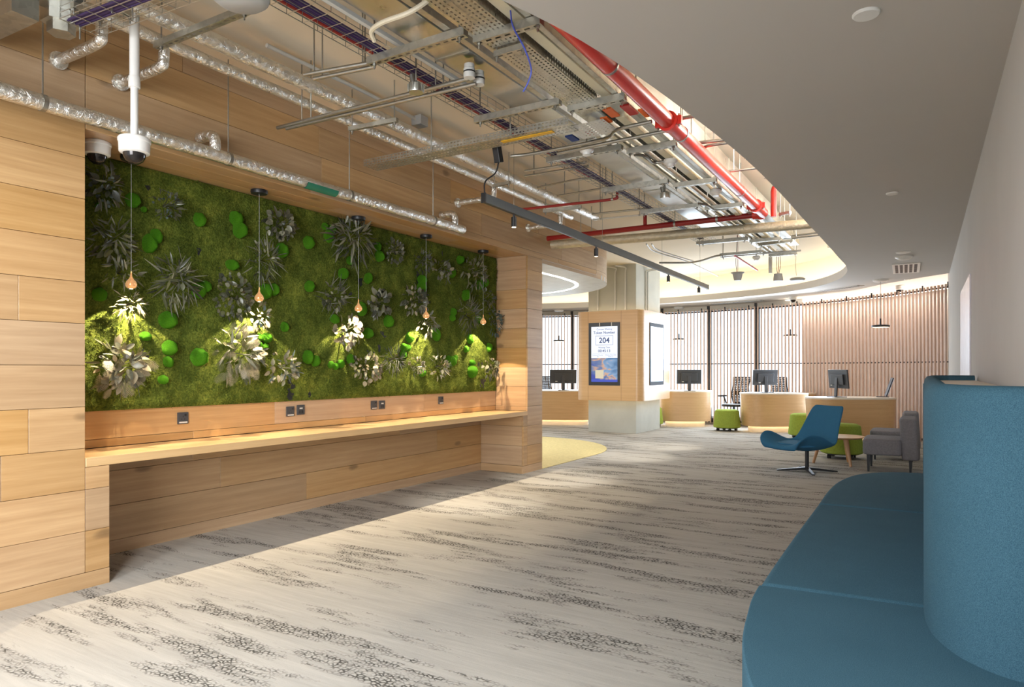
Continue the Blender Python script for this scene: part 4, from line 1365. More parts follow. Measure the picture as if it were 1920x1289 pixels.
ceil_disc(1624, 25, 'white round cover plate in the ceiling near the top right', 0.055)
ceil_disc(1673, 362, 'small white round cover plate halfway along the plaster ceiling', 0.05)
ceil_disc(1694, 473, 'thin white disc just above the dome smoke detector', 0.09, 0.01)
ceil_disc(1695, 481, 'white dome smoke detector above the square air grille', 0.11, dome=True)
ceil_disc(1701, 524, 'tiny white cover below the square air grille', 0.05)
p = onz(1699, 503, ZS)
t = thing('air_grille', 'square white ceiling air grille with dark slots', 'air grille', (p.x, p.y, ZS), 0.02)
MB().box((-0.18, -0.55, -0.012), (0.18, 0.55, 0.0)).build('grille_frame', WHITE, t, local=True, bevel=0.002)
for k in range(5):
    for j in range(4):
        MB().box((-0.145 + k * 0.062, -0.47 + j * 0.24, -0.0135), (-0.105 + k * 0.062, -0.25 + j * 0.24, -0.0115)).build('slot', BLACK, t, local=True)
for (x0, y0), (x1, y1), lb, n in (((1534, 547), (1614, 535), 'long linear air diffuser in the ceiling left of the square grille', 16), ((1333, 570), (1428, 563), 'pale linear diffuser in the ceiling over the desks', 18)):
    a, b = onz(x0, y0, ZS), onz(x1, y1, ZS)
    d = b - a
    t = thing('linear_diffuser', lb, 'air diffuser', ((a.x + b.x) / 2, (a.y + b.y) / 2, ZS), math.atan2(d.y, d.x))
    L = d.length
    MB().box((-L / 2, -0.08, -0.01), (L / 2, 0.08, 0.0)).build('diffuser_frame', OFFWHITE, t, local=True)
    for k in range(n):
        xx = -L / 2 + L * (k + 0.2) / n
        MB().box((xx, -0.055, -0.012), (xx + L / n * 0.6, 0.055, -0.0095)).build('slot', DGREY, t, local=True)
for px, py, lb in ((1487, 566, 'white dome camera at the slatted screen, over the middle desk'), (1688, 546, 'white dome camera at the slatted screen, right of the square grille')):
    p = onz(px, py - 10, ZS)
    t = dome_camera((p.x, p.y, ZS - 0.06), lb)

# pendants over the desks
t0 = None
for i, (px, pyc, lb) in enumerate(((1651, 525, 'flat dark pendant lamp over the right desk'), (1482, 561, 'flat dark pendant lamp over the middle desk'), (1273, 576, 'flat dark pendant lamp just right of the column'), (1048, 582, 'flat dark pendant lamp left of the column'))):
    p = onz(px, pyc, ZS)
    dep = -S_ * p.x + C_ * p.y
    zl = H + (HZ - (614, 626, 632, 643)[i]) * dep / F
    if t0 is None:
        t = thing('disc_pendant', lb, 'pendant lamp', p, 0, 'flat disc pendants over the reception desks')
        MB().lathe([(0, -0.035), (0.10, -0.033), (0.12, -0.02), (0.12, 0), (0, 0)], (0, 0, 0), 24).build('canopy', WHITE, t, smooth=True, local=True)
        dz = zl - ZS
        MB().tube([(0, 0, -0.03), (0, 0, dz + 0.14)], 0.004, 6).build('cord', GREYPL, t, local=True)
        MB().tube([(0, 0, dz + 0.03), (0, 0, dz + 0.15)], 0.013, 10).build('stem', BLACK, t, local=True)
        MB().lathe([(0.0, 0.0), (0.135, 0.0), (0.142, 0.006), (0.142, 0.03), (0.13, 0.038), (0, 0.042)], (0, 0, dz), 32).build('shade', BLACK, t, smooth=True, local=True)
        MB().lathe([(0.0, -0.004), (0.125, -0.002), (0.125, 0.001), (0, 0.001)], (0, 0, dz), 28).build('diffuser', LAMP, t, local=True)
        t0, dz0 = t, dz
    else:
        copy_tree(t0, p, label=lb)

# ---------------------------------------------------------------- slatted screen and glazing
scr = thing('slat_screen', 'tall curved screen of upright timber slats in front of the glazing', 'screen', arc(0).to_3d())
a0, a1 = -0.76, 0.945
NSL = 148
sl = MB().box((-0.009, -0.016, 0.03), (0.009, 0.016, 2.70)).build('slat', SLAT, scr, local=True)
sl_me = sl.data
bpy.data.objects.remove(sl)
inv = MW[scr.name].inverted()
for k in range(NSL):
    a = a0 + (a1 - a0) * (k + 0.5) / NSL
    p = arc(a)
    part(scr, 'slat', sl_me, inv @ (M.Translation((p.x, p.y, 0)) @ M.Rotation(-a, 4, 'Z')))
for z, h in ((1.405, 0.022), (2.64, 0.03), (0.05, 0.04)):
    mb = MB()
    vs, fs = [], []
    N = 60
    for k in range(N + 1):
        a = a0 + (a1 - a0) * k / N
        for r, zz in ((SR + 0.035, z), (SR + 0.05, z), (SR + 0.05, z + h), (SR + 0.035, z + h)):
            p = arc(a, r)
            vs.append((p.x, p.y, zz))
    for k in range(N):
        b = 4 * k
        fs += [(b + j, b + 4 + j, b + 4 + (j + 1) % 4, b + (j + 1) % 4) for j in range(4)]
    mb.add(vs, fs).build('rail', BLACK, scr)
for k in range(0, NSL, 7):
    a = a0 + (a1 - a0) * (k + 0.5) / NSL
    p = arc(a, SR + 0.042)
    MB().box((p.x - 0.012, p.y - 0.012, 2.67), (p.x + 0.012, p.y + 0.012, 2.74)).build('bracket', BLACK, scr)
# glazing: posts and panes on a wider arc, plain wall at the right-hand end
RG = SR + 0.55
AW = 0.44
mb = MB()
vs, fs = [], []
N = 20
for k in range(N + 1):
    a = AW + (1.02 - AW) * k / N
    p = arc(a, RG - 0.15)
    vs += [(p.x, p.y, 0), (p.x, p.y, 3.4)]
fs = [(2 * k, 2 * k + 2, 2 * k + 3, 2 * k + 1) for k in range(N)]
struct(mb.add(vs, fs).build('wall_far', plain('far_wall_paint', (226, 216, 212), 0.9, var=0.02), smooth=True))
NP = 9
for k in range(NP):
    b0, b1 = -0.95 + (AW + 0.95) * k / NP, -0.95 + (AW + 0.95) * (k + 1) / NP
    p, q = arc(b0, RG), arc(b1, RG)
    o = struct(MB().add([(p.x, p.y, 0.1), (q.x, q.y, 0.1), (q.x, q.y, 2.72), (p.x, p.y, 2.72)], [(0, 1, 2, 3)]).build('window_%d' % (k + 1), GLASS))
    d = (q - p).normalized()
    ang = math.atan2(d.y, d.x)
    MB().box((-0.035, -0.06, 0), (0.035, 0.06, 3.4), M.Translation((p.x, p.y, 0)) @ M.Rotation(ang, 4, 'Z')).build('window_frame', DGREY, o)
    L = (q - p).length
    MB().box((0, -0.05, 0), (L, 0.05, 0.1), M.Translation((p.x, p.y, 0)) @ M.Rotation(ang, 4, 'Z')).build('window_sill', DGREY, o)
    MB().box((0, -0.05, 2.72), (L, 0.05, 3.4), M.Translation((p.x, p.y, 0)) @ M.Rotation(ang, 4, 'Z')).build('window_head', OFFWHITE, o)
# light strip in the gap between ceiling and screen
mb = MB()
vs = []
N = 40
for k in range(N + 1):
    a = 0.40 + 0.55 * k / N
    for r in (SR + 0.20, SR + 0.24):
        p = arc(a, r)
        vs.append((p.x, p.y, 2.66))
struct(mb.add(vs, [(2 * k, 2 * k + 2, 2 * k + 3, 2 * k + 1) for k in range(N)]).build('trim_3', LEDS))
struct(MB().box((-12, 12.5, -0.1), (2, 12.6, -0.05)).build('trim_4', DGREY)) if False else None

# ---------------------------------------------------------------- column with timber cladding and displays
cx0, cx1, cy0, cy1 = -5.97, -4.93, 12.98, 14.42
col = struct(MB().box((cx0, cy0, 0), (cx1, cy1, ZC)).build('column', CONCRETE))
for x, b in ((-5.75, 0), (-5.37, 1), (-5.15, 0)):
    MB().tube(bez([(x, cy0 - 0.02, 2.5), (x, cy0 - 0.02, 3.2), (x + (0.0 if b == 0 else 0.02), cy0 - 0.03, 3.34), (x - 0.12, cy0 - 0.25, 3.36)], 5), 0.016, 8).build('conduit', OFFWHITE, col, smooth=True)
for y in (13.5, 13.62):
    MB().tube(bez([(cx1 + 0.02, y, 2.5), (cx1 + 0.02, y, 3.2), (cx1 + 0.05, y, 3.33), (cx1 + 0.3, y, 3.35)], 5), 0.016, 8).build('conduit', OFFWHITE, col, smooth=True)
kx0, kx1, ky0, ky1, kz0, kz1 = -6.17, -4.73, 12.78, 14.62, 0.66, 2.47
clad = thing('column_cladding', 'oak box cladding with rounded corners wrapped around the column', 'cladding', ((kx0 + kx1) / 2, (ky0 + ky1) / 2, kz0))


def rrect(x0, x1, y0, y1, r, n=8):
    out = []
    for (cx, cy, a) in ((x1 - r, y0 + r, -math.pi / 2), (x1 - r, y1 - r, 0), (x0 + r, y1 - r, math.pi / 2), (x0 + r, y0 + r, math.pi)):
        for k in range(n + 1):
            b = a + math.pi / 2 * k / n
            out.append((cx + r * math.cos(b), cy + r * math.sin(b)))
    return out


sx0, sx1, sz0, sz1 = -5.87, -5.19, 0.965, 2.235       # front display opening
mb = MB()
rr = rrect(kx0, kx1, ky0, ky1, 0.16)
n = len(rr)
k_in = rrect(kx0 + 0.03, kx1 - 0.03, ky0 + 0.03, ky1 - 0.03, 0.14)
mb.add([(x, y, kz0) for x, y in rr] + [(x, y, kz1) for x, y in rr] + [(x, y, kz0) for x, y in k_in] + [(x, y, kz1) for x, y in k_in],
       [(i, (i + 1) % n, n + (i + 1) % n, n + i) for i in range(n)] + [(i, (i + 1) % n, 2 * n + (i + 1) % n, 2 * n + i) for i in range(n)] + [(n + i, n + (i + 1) % n, 3 * n + (i + 1) % n, 3 * n + i) for i in range(n)])
cb = mb.build('cladding_shell', VENEER, clad, smooth=True)
for x in (-5.89, -5.165):
    MB().box((x - 0.0015, ky0 - 0.001, kz0 + 0.004), (x + 0.0015, ky0 + 0.01, kz1 - 0.004)).build('panel_joint', DARKGAP, clad)
mb = MB()
for z in (kz0 + 0.012, kz1 - 0.012):
    o_, i_ = rrect(cx0 - 0.09, cx1 + 0.09, cy0 - 0.09, cy1 + 0.09, 0.03), rrect(cx0 - 0.07, cx1 + 0.07, cy0 - 0.07, cy1 + 0.07, 0.02)
    n = len(o_)
    mb.add([(x, y, z) for x, y in o_] + [(x, y, z) for x, y in i_], [(i, (i + 1) % n, n + (i + 1) % n, n + i) for i in range(n)])
mb.build('glow_strip', LEDW, clad)


def text(s, size, x, z, mat, parent, name, y, bold=0.0):
    cu = bpy.data.curves.new('lettering', 'FONT')
    cu.body = s
    cu.size = size
    cu.align_x = 'CENTER'
    cu.align_y = 'CENTER'
    cu.offset = bold
    cu.extrude = 0.0008
    o = bpy.data.objects.new('lettering', cu)
    C.objects.link(o)
    me = bpy.data.meshes.new_from_object(o.evaluated_get(bpy.context.evaluated_depsgraph_get()))
    bpy.data.objects.remove(o)
    me.materials.clear()
    me.materials.append(mat)
    q = part(parent, name, me, MW[parent.name].inverted() @ M.Translation((x, y, z)) @ M.Rotation(math.pi / 2, 4, 'X'))
    return q


def screen(name, rgb, st=0.9):
    t = NT(name)
    c = srgb(*rgb)
    t.b.inputs['Base Color'].default_value = (0.02, 0.02, 0.02, 1)
    t.b.inputs['Emission Color'].default_value = c
    t.b.inputs['Emission Strength'].default_value = st
    t.b.inputs['Roughness'].default_value = 0.15
    return t.m


INK = screen('screen_ink', (58, 70, 104))
INK2 = screen('screen_fine_ink', (110, 122, 150))
disp = thing('token_display', 'portrait token display reading 204 on the front of the column', 'display', ((sx0 + sx1) / 2, ky0, sz0))
MB().box((sx0, ky0 - 0.012, sz0), (sx1, ky0 + 0.02, sz1)).build('bezel', plain('display_bezel', (52, 58, 66), 0.3), disp, bevel=0.003)
ax0, ax1 = sx0 + 0.06, sx1 - 0.05
az0, az1 = sz0 + 0.07, sz1 - 0.08
zm = az0 + (az1 - az0) * 0.43
yf = ky0 - 0.0135
MB().box((ax0, yf, zm), (ax1, yf + 0.004, az1)).build('screen_notice', screen('screen_white', (216, 222, 236), 0.85), disp)
t = NT('screen_picture')
tc = t.coords()
sp = t.n('SeparateXYZ')
t.l(tc, sp.inputs[0])
gx = t.math('ADD', t.math('MULTIPLY', sp.outputs['X'], 1.9), t.math('MULTIPLY', sp.outputs['Z'], 1.3))
nz2 = t.noise(t.coords((2.5, 1, 5.0)), 1.4, 2, 0.4, 1.2)
f2 = t.math('ADD', t.math('MULTIPLY', gx, 0.55), nz2)
pc = t.ramp(f2, [(0.1, srgb(44, 62, 150)), (0.35, srgb(92, 112, 150)), (0.5, srgb(196, 152, 120)), (0.58, srgb(120, 150, 184)), (0.8, srgb(70, 110, 150))])
t.l(pc, t.b.inputs['Emission Color'])
t.b.inputs['Emission Strength'].default_value = 0.75
t.b.inputs['Base Color'].default_value = (0.02, 0.02, 0.02, 1)
MB().box((ax0, yf, az0 + 0.05), (ax1, yf + 0.004, zm)).build('screen_picture', t.m, disp)
MB().box((ax0, yf, az0), (ax1, yf + 0.004, az0 + 0.05)).build('screen_footer', screen('screen_blue', (58, 78, 172), 0.8), disp)
MB().box((ax0 + 0.09, yf - 0.001, az0 + 0.07), (ax0 + 0.27, yf + 0.002, az0 + 0.24)).build('picture_block', screen('screen_beige', (196, 186, 160), 0.8), disp)
xm = (ax0 + ax1) / 2
text('Current Waiting', 0.05, xm, az1 - 0.055, INK, disp, 'notice_line', yf - 0.001)
text('Token Number', 0.075, xm, az1 - 0.125, INK, disp, 'notice_title', yf - 0.001, 0.001)
text('204', 0.155, xm, az1 - 0.285, INK, disp, 'token_number', yf - 0.001, 0.003)
text('Waiting Time', 0.046, xm, az1 - 0.425, INK, disp, 'notice_line', yf - 0.001)
text('00:45:13', 0.078, xm, az1 - 0.495, INK, disp, 'waiting_time', yf - 0.001, 0.001)
text('Estimated Counter', 0.03, ax0 + 0.145, zm + 0.062, INK2, disp, 'notice_line', yf - 0.001)
text('08', 0.03, ax0 + 0.145, zm + 0.028, INK2, disp, 'notice_line', yf - 0.001)
text('Waiting Time Until', 0.03, ax1 - 0.145, zm + 0.062, INK2, disp, 'notice_line', yf - 0.001)
text('00:45:13', 0.03, ax1 - 0.145, zm + 0.028, INK2, disp, 'notice_line', yf - 0.001)
mb = MB()
fx, fz0, fz1 = 0.19, az1 - 0.375, az1 - 0.185
for a, b in (((xm - fx, fz0), (xm + fx, fz0 + 0.006)), ((xm - fx, fz1 - 0.006), (xm + fx, fz1)), ((xm - fx, fz0), (xm - fx + 0.006, fz1)), ((xm + fx - 0.006, fz0), (xm + fx, fz1))):
    mb.box((a[0], yf - 0.001, a[1]), (b[0], yf + 0.001, b[1]))
mb.build('number_frame', INK, disp)
MB().box((ax0 + 0.03, yf - 0.001, zm + 0.090), (ax1 - 0.03, yf + 0.001, zm + 0.093)).build('divider', INK2, disp)
for x in (sx0 + 0.24, sx0 + 0.50):
    MB().box((x, ky0 - 0.03, sz1 - 0.075), (x + 0.018, ky0 - 0.013, sz1)).build('clip', OFFWHITE, disp)
# side display
disp2 = thing('side_display', 'dark-framed display on the right-hand side of the column cladding', 'display', (kx1, 13.6, 0.965))
MB().box((kx1 - 0.02, 13.2, 0.965), (kx1 + 0.012, 14.05, 2.235)).build('bezel', plain('side_bezel', (30, 32, 38), 0.7), disp2, bevel=0.003)
MB().box((kx1 + 0.010, 13.25, 1.5), (kx1 + 0.014, 14.0, 2.16)).build('screen_notice', screen('screen_white_b', (222, 228, 240), 0.6), disp2)
MB().box((kx1 + 0.010, 13.25, 1.04), (kx1 + 0.014, 14.0, 1.5)).build('screen_picture', screen('screen_navy', (56, 92, 150), 0.7), disp2)

# ---------------------------------------------------------------- reception desks
def superel(a, b, n=2.8, k=44):
    out = []
    for i in range(k):
        t_ = 2 * math.pi * i / k
        c, s = math.cos(t_), math.sin(t_)
        out.append((a * math.copysign(abs(c) ** (2 / n), c), b * math.copysign(abs(s) ** (2 / n), s)))
    return out


def desk(px0, px1, dep, rz, lb):
    pc = ond((px0 + px1) / 2, HZ, dep)
    wid = (px1 - px0) * dep / F / 2
    dd = ray(CX, HZ)
    b = 0.40
    c = V((pc.x, pc.y, 0)) + V((-S_, C_, 0)) * b * 0.7
    t = thing('reception_desk', lb, 'desk', c, TH + rz, 'rounded oak reception desks')
    o1 = superel(wid, b)
    o0 = superel(wid - 0.035, b - 0.035)
    MB().prism(o1, 0.12, 0.775, [(x, y) for x, y in o0]).build('desk_body', VENEER, t, smooth=True, local=True)
    MB().prism(superel(wid + 0.006, b + 0.006), 0.775, 0.802).build('desk_top', WT_MAT, t, smooth=True, local=True)
    MB().prism(superel(wid - 0.16, b - 0.14), 0.0, 0.12).build('plinth', WT_MAT, t, smooth=True, local=True)
    o_, i_ = superel(wid - 0.12, b - 0.10), superel(wid - 0.14, b - 0.12)
    n = len(o_)
    MB().add([(x, y, 0.117) for x, y in o_] + [(x, y, 0.117) for x, y in i_], [(i, (i + 1) % n, n + (i + 1) % n, n + i) for i in range(n)]).build('glow_strip', LEDW, t, local=True)
    return t, c


WT_MAT = plain('desk_top_laminate', (226, 214, 196), 0.4, var=0.03)
d1, c1 = desk(985, 1118, 15.8, -0.15, 'oak reception desk behind the column, farthest left')
d2, c2 = desk(1240, 1340, 15.35, -0.10, 'oak reception desk just right of the column')
d3, c3 = desk(1397, 1540, 14.0, 0.12, 'oak reception desk between the green stools and the blue lounge chair')
d4, c4 = desk(1528, 1690, 11.7, 0.0, 'oak reception desk at the right, nearest of the four')


def monitor(px, dep, ztop, lb, yaw, tilt=0.1, wd=0.54, ht=0.32):
    p = ond(px, HZ, dep)
    t = thing('monitor', lb, 'monitor', (p.x, p.y, 0.802), TH + yaw)
    zc = 1.10
    m = M.Translation((0, 0, zc + 0.02)) @ M.Rotation(tilt, 4, 'X')
    MB().box((-wd / 2, -0.012, -ht / 2), (wd / 2, 0.014, ht / 2), m @ M.Translation((0, 0.01, 0))).build('display_panel', DGREY, t, local=True, bevel=0.006)
    MB().box((-wd * 0.33, -0.03, -ht * 0.30), (wd * 0.33, -0.005, ht * 0.26), m).build('rear_housing', DGREY, t, local=True, bevel=0.008)
    for o in t.children:
        o.location.z -= 0.802
    MB().box((-0.035, -0.055, 0.01), (0.035, -0.03, 0.34), M.Rotation(-0.05, 4, 'X')).build('stand', DGREY, t, local=True, bevel=0.006)
    MB().box((-0.13, -0.13, 0.0), (0.13, 0.09, 0.012)).build('foot', DGREY, t, local=True, bevel=0.004)
    MB().box((-wd * 0.30, -0.0325, 0.20), (-wd * 0.22, -0.03, 0.215)).build('logo_plate', OFFWHITE, t, local=True)
    MB().box((-wd / 2 + 0.012, 0.0245, -ht / 2 + 0.012), (wd / 2 - 0.012, 0.026, ht / 2 - 0.012), M.Translation((0, 0, -0.802)) @ m).build('screen_face', BLACK, t, local=True)
    return t


monitor(1056, 15.9, 1.3, 'dark monitor seen from behind on the far left desk', 0.0, wd=0.62)
monitor(1292, 15.4, 1.3, 'dark monitor seen from behind on the desk right of the column', -0.12)
monitor(1435, 14.3, 1.3, 'dark monitor seen from behind on the middle desk', 0.12)
monitor(1571, 12.0, 1.3, 'dark monitor turned nearly side-on on the right desk', -1.42, ht=0.33)
p = ond(1660, HZ, 12.0)
t = thing('tablet_stand', 'slim tilted screen seen edge-on at the right end of the right desk', 'screen', (p.x, p.y, 0.802), TH + 1.16)
MB().box((-0.16, -0.008, 0.02), (0.16, 0.012, 0.36), M.Rotation(0.32, 4, 'X')).build('display_panel', BLACK, t, local=True, bevel=0.004)
MB().box((-0.15, -0.011, 0.04), (0.15, -0.008, 0.345), M.Rotation(0.32, 4, 'X')).build('screen_face', screen('tablet_glow', (200, 214, 240), 0.6), t, local=True)
MB().box((-0.07, -0.05, 0.0), (0.07, 0.14, 0.012)).build('foot', DGREY, t, local=True)

# ---------------------------------------------------------------- task chairs
def task_chair(px, dep, rz, lb):
    p = ond(px, HZ, dep)
    t = thing('task_chair', lb, 'office chair', (p.x, p.y, 0), rz, 'black mesh task chairs behind the desks')
    mb = MB().prism(superel(0.25, 0.24, 3.2), 0.44, 0.50)
    mb.build('seat', BLACK, t, local=True, bevel=0.02, smooth=True)
    fr = []
    for s in (-1, 1):
        fr.append(bez([(s * 0.15, 0.20, 0.52), (s * 0.22, 0.25, 0.70), (s * 0.20, 0.27, 0.90), (s * 0.23, 0.33, 1.10)], 5))
    mb = MB()
    for f in fr:
        mb.tube(f, 0.014, 8)
    mb.tube([fr[0][-1], fr[1][-1]], 0.014, 8).tube([fr[0][0], fr[1][0]], 0.02, 8)
    mb.build('back_frame', BLACK, t, local=True, smooth=True)
    mb = MB()
    n = len(fr[0])
    vs = []
    for a, b in zip(*fr):
        for k in range(13):
            q = a.lerp(b, k / 12)
            vs.append(V((q.x, q.y + 0.03 * math.sin(math.pi * k / 12), q.z)))
    for i in range(n - 1):
        for k in range(12):
            q = [vs[i * 13 + k], vs[i * 13 + k + 1], vs[(i + 1) * 13 + k + 1], vs[(i + 1) * 13 + k]]
            c = sum(q, V()) / 4
            h = [c + (x - c) * 0.40 for x in q]
            mb.add(q + h, [(0, 1, 5, 4), (1, 2, 6, 5), (2, 3, 7, 6), (3, 0, 4, 7)])
    mb.build('mesh_back', DGREY, t, local=True)
    MB().box((-0.16, 0.235, 0.70), (0.16, 0.265, 0.80)).build('lumbar_pad', BLACK, t, local=True, bevel=0.01)
    for s in (-1, 1):
        MB().tube([(s * 0.24, 0.08, 0.47), (s * 0.30, 0.05, 0.66)], 0.016, 8).box((s * 0.30 - 0.035, -0.14, 0.66), (s * 0.30 + 0.035, 0.12, 0.69)).build('armrest', BLACK, t, local=True)
    MB().tube([(0, 0, 0.10), (0, 0, 0.44)], 0.03, 12).build('gas_lift', DGREY, t, local=True, smooth=True)
    for k in range(5):
        a = k * 2 * math.pi / 5 + 0.3
        MB().tube([(0, 0, 0.12), (0.30 * math.cos(a), 0.30 * math.sin(a), 0.075)], [0.03, 0.016], 8).build('base_arm', BLACK, t, local=True)
        ba = t.children[-1]
        MB().tube([(0.30 * math.cos(a) - 0.02 * math.sin(a), 0.30 * math.sin(a) + 0.02 * math.cos(a), 0.03), (0.30 * math.cos(a) + 0.02 * math.sin(a), 0.30 * math.sin(a) - 0.02 * math.cos(a), 0.03)], 0.03, 12).build('caster', BLACK, ba, local=True)


task_chair(1376, 15.6, TH - 0.9, 'black mesh task chair between the column desk and the middle desk')
task_chair(1474, 15.2, TH + math.pi * 0.06, 'black mesh task chair half hidden behind the middle desk')
task_chair(1030, 17.0, TH + 0.5, 'black task chair behind the far left desk, only its armrest showing')

# ---------------------------------------------------------------- green rolling stools
st0 = None
for (px, dep, s, lb) in ((1578, 9.95, 1.06, 'green rolling stool behind the round table, nearest of the green stools'), (1363, 14.35, 1.0, 'green rolling stool in front of the task chair, standing alone'), (1509, 12.7, 1.05, 'green rolling stool partly hidden behind the blue lounge chair'), (1220, 15.31, 1.0, 'green rolling stool peeping out behind the column')):
    p = ond(px, HZ, dep)
    p.z = 0
    if st0 is None:
        t = thing('rolling_stool', lb, 'stool', p, 0.2, 'green rolling stools')
        MB().lathe([(0, 0.07), (0.262, 0.07), (0.276, 0.085), (0.274, 0.12), (0.245, 0.40), (0.236, 0.425), (0.20, 0.444), (0.0, 0.450)], (0, 0, 0), 40).build('upholstery', GREENF, t, smooth=True, local=True)
        MB().tube([(0, 0, 0.055), (0, 0, 0.075)], 0.22, 30).build('base_plate', BLACK, t, local=True)
        for k in range(4):
            a = k * math.pi / 2 + 0.5
            x, y = 0.19 * math.cos(a), 0.19 * math.sin(a)
            e = V((-math.sin(a + .7), math.cos(a + .7), 0))
            mb = MB().tube([V((x, y, 0.027)) - e * 0.022, V((x, y, 0.027)) - e * 0.006], 0.027, 14).tube([V((x, y, 0.027)) + e * 0.006, V((x, y, 0.027)) + e * 0.022], 0.027, 14)
            mb.tube([(x, y, 0.03), (x, y, 0.056)], 0.01, 8)
            mb.build('caster', BLACK, t, local=True)
        st0 = t
        t.scale = (s * 0.98, s * 0.98, s * 1.06)
    else:
        c = copy_tree(st0, p, R() * 3, lb)
        c.scale = (s, s, s)

# ---------------------------------------------------------------- blue lounge chair
def lounge_chair():
    p = onz(1513, 884, 0)
    p.z = 0
    fd = V((-C_, -S_)) * 0.93 + V((S_, -C_)) * 0.42      # the way it faces
    rz = math.atan2(fd.y, fd.x)
    t = thing('lounge_chair', 'blue swivel lounge chair with a curved shell on a black star base', 'lounge chair', p, rz)
    # profile from the front lip over the seat up the back: x forward, z up, half width, wing rise
    prof = [(0.47, 0.30, 0.26, 0.02), (0.455, 0.345, 0.32, 0.10), (0.37, 0.36, 0.365, 0.165), (0.24, 0.34, 0.385, 0.17), (0.10, 0.32, 0.385, 0.13), (-0.04, 0.315, 0.365, 0.075), (-0.15, 0.345, 0.335, 0.05), (-0.215, 0.43, 0.305, 0.05), (-0.26, 0.54, 0.28, 0.045), (-0.31, 0.66, 0.26, 0.035), (-0.365, 0.79, 0.24, 0.02), (-0.385, 0.835, 0.205, 0.0)]
    N = 14
    n = len(prof)
    top = []
    for i, (x, z, hw, wr) in enumerate(prof):
        a = V(prof[max(i - 1, 0)][:2])
        b = V(prof[min(i + 1, n - 1)][:2])
        tg = (b - a).normalized()
        nr = V((tg.y, -tg.x))
        nr = nr if nr.y > 0 or nr.x > 0 else -nr
        row = []
        for k in range(N + 1):
            v = -1 + 2 * k / N
            rise = wr * abs(v) ** 2.6
            row.append(V((x + nr.x * rise, hw * v, z + abs(nr.y) * rise)))
        top.append((row, nr))
    vs, fs = [], []
    for row, nr in top:
        vs += row
    for row, nr in top:
        vs += [p_ - V((nr.x, 0, abs(nr.y))) * 0.06 * (1 - 0.45 * abs(-1 + 2 * k / N)) for k, p_ in enumerate(row)]
    T = n * (N + 1)
    W_ = N + 1
    for i in range(n - 1):
        for k in range(N):
            q = (i * W_ + k, i * W_ + k + 1, (i + 1) * W_ + k + 1, (i + 1) * W_ + k)
            fs.append(q)
            fs.append(tuple(T + j for j in q[::-1]))
    for i in range(n - 1):
        for k in (0, N):
            q = (i * W_ + k, (i + 1) * W_ + k, T + (i + 1) * W_ + k, T + i * W_ + k)
            fs.append(q)
    for k in range(N):
        for i in (0, n - 1):
            fs.append((i * W_ + k, i * W_ + k + 1, T + i * W_ + k + 1, T + i * W_ + k))
    MB().add(vs, fs).build('shell', BLUEF, t, smooth=True, local=True, sub=2, angle=3.2)
    mb = MB().prism([(0.13 + 0.26 * x, 0.27 * y) for x, y in superel(1, 1, 3)], 0.335, 0.372)
    mb.build('seat_pad', BLUEF, t, smooth=True, local=True, bevel=0.012)
    MB().tube([(0, 0, 0.03), (0, 0, 0.32)], 0.024, 16).build('pedestal', BLACK, t, smooth=True, local=True)
    MB().tube([(0, 0, 0.30), (0, 0, 0.33)], 0.09, 16).build('mounting_plate', BLACK, t, local=True)
    for k in range(4):
        a = k * math.pi / 2 + 0.95
        m = M.Rotation(a, 4, 'Z')
        MB().add([m @ V(q) for q in ((0, -0.022, 0.02), (0.36, -0.016, 0.0), (0.36, 0.016, 0.0), (0, 0.022, 0.02), (0, -0.022, 0.055), (0.36, -0.016, 0.014), (0.36, 0.016, 0.014), (0, 0.022, 0.055))], [(3, 2, 1, 0), (4, 5, 6, 7), (0, 1, 5, 4), (1, 2, 6, 5), (2, 3, 7, 6), (3, 0, 4, 7)]).build('base_arm', BLACK, t, local=True)


lounge_chair()

# ---------------------------------------------------------------- round side table
p = ond(1570, HZ, 9.32)
t = thing('side_table', 'low round oak side table on splayed legs beside the lounge chair', 'table', (p.x, p.y, 0), TH)
MB().lathe([(0, 0.362), (0.31, 0.362), (0.335, 0.378), (0.335, 0.386), (0, 0.386)], (0, 0, 0), 44).build('tabletop', VENEER, t, smooth=True, local=True)
for k in range(3):
    a = -1.45 + k * 2 * math.pi / 3
    MB().tube([(0.20 * math.cos(a), 0.20 * math.sin(a), 0.365), (0.30 * math.cos(a), 0.30 * math.sin(a), 0.0)], [0.028, 0.018], 14).build('leg', OAK_Z, t, smooth=True, local=True)

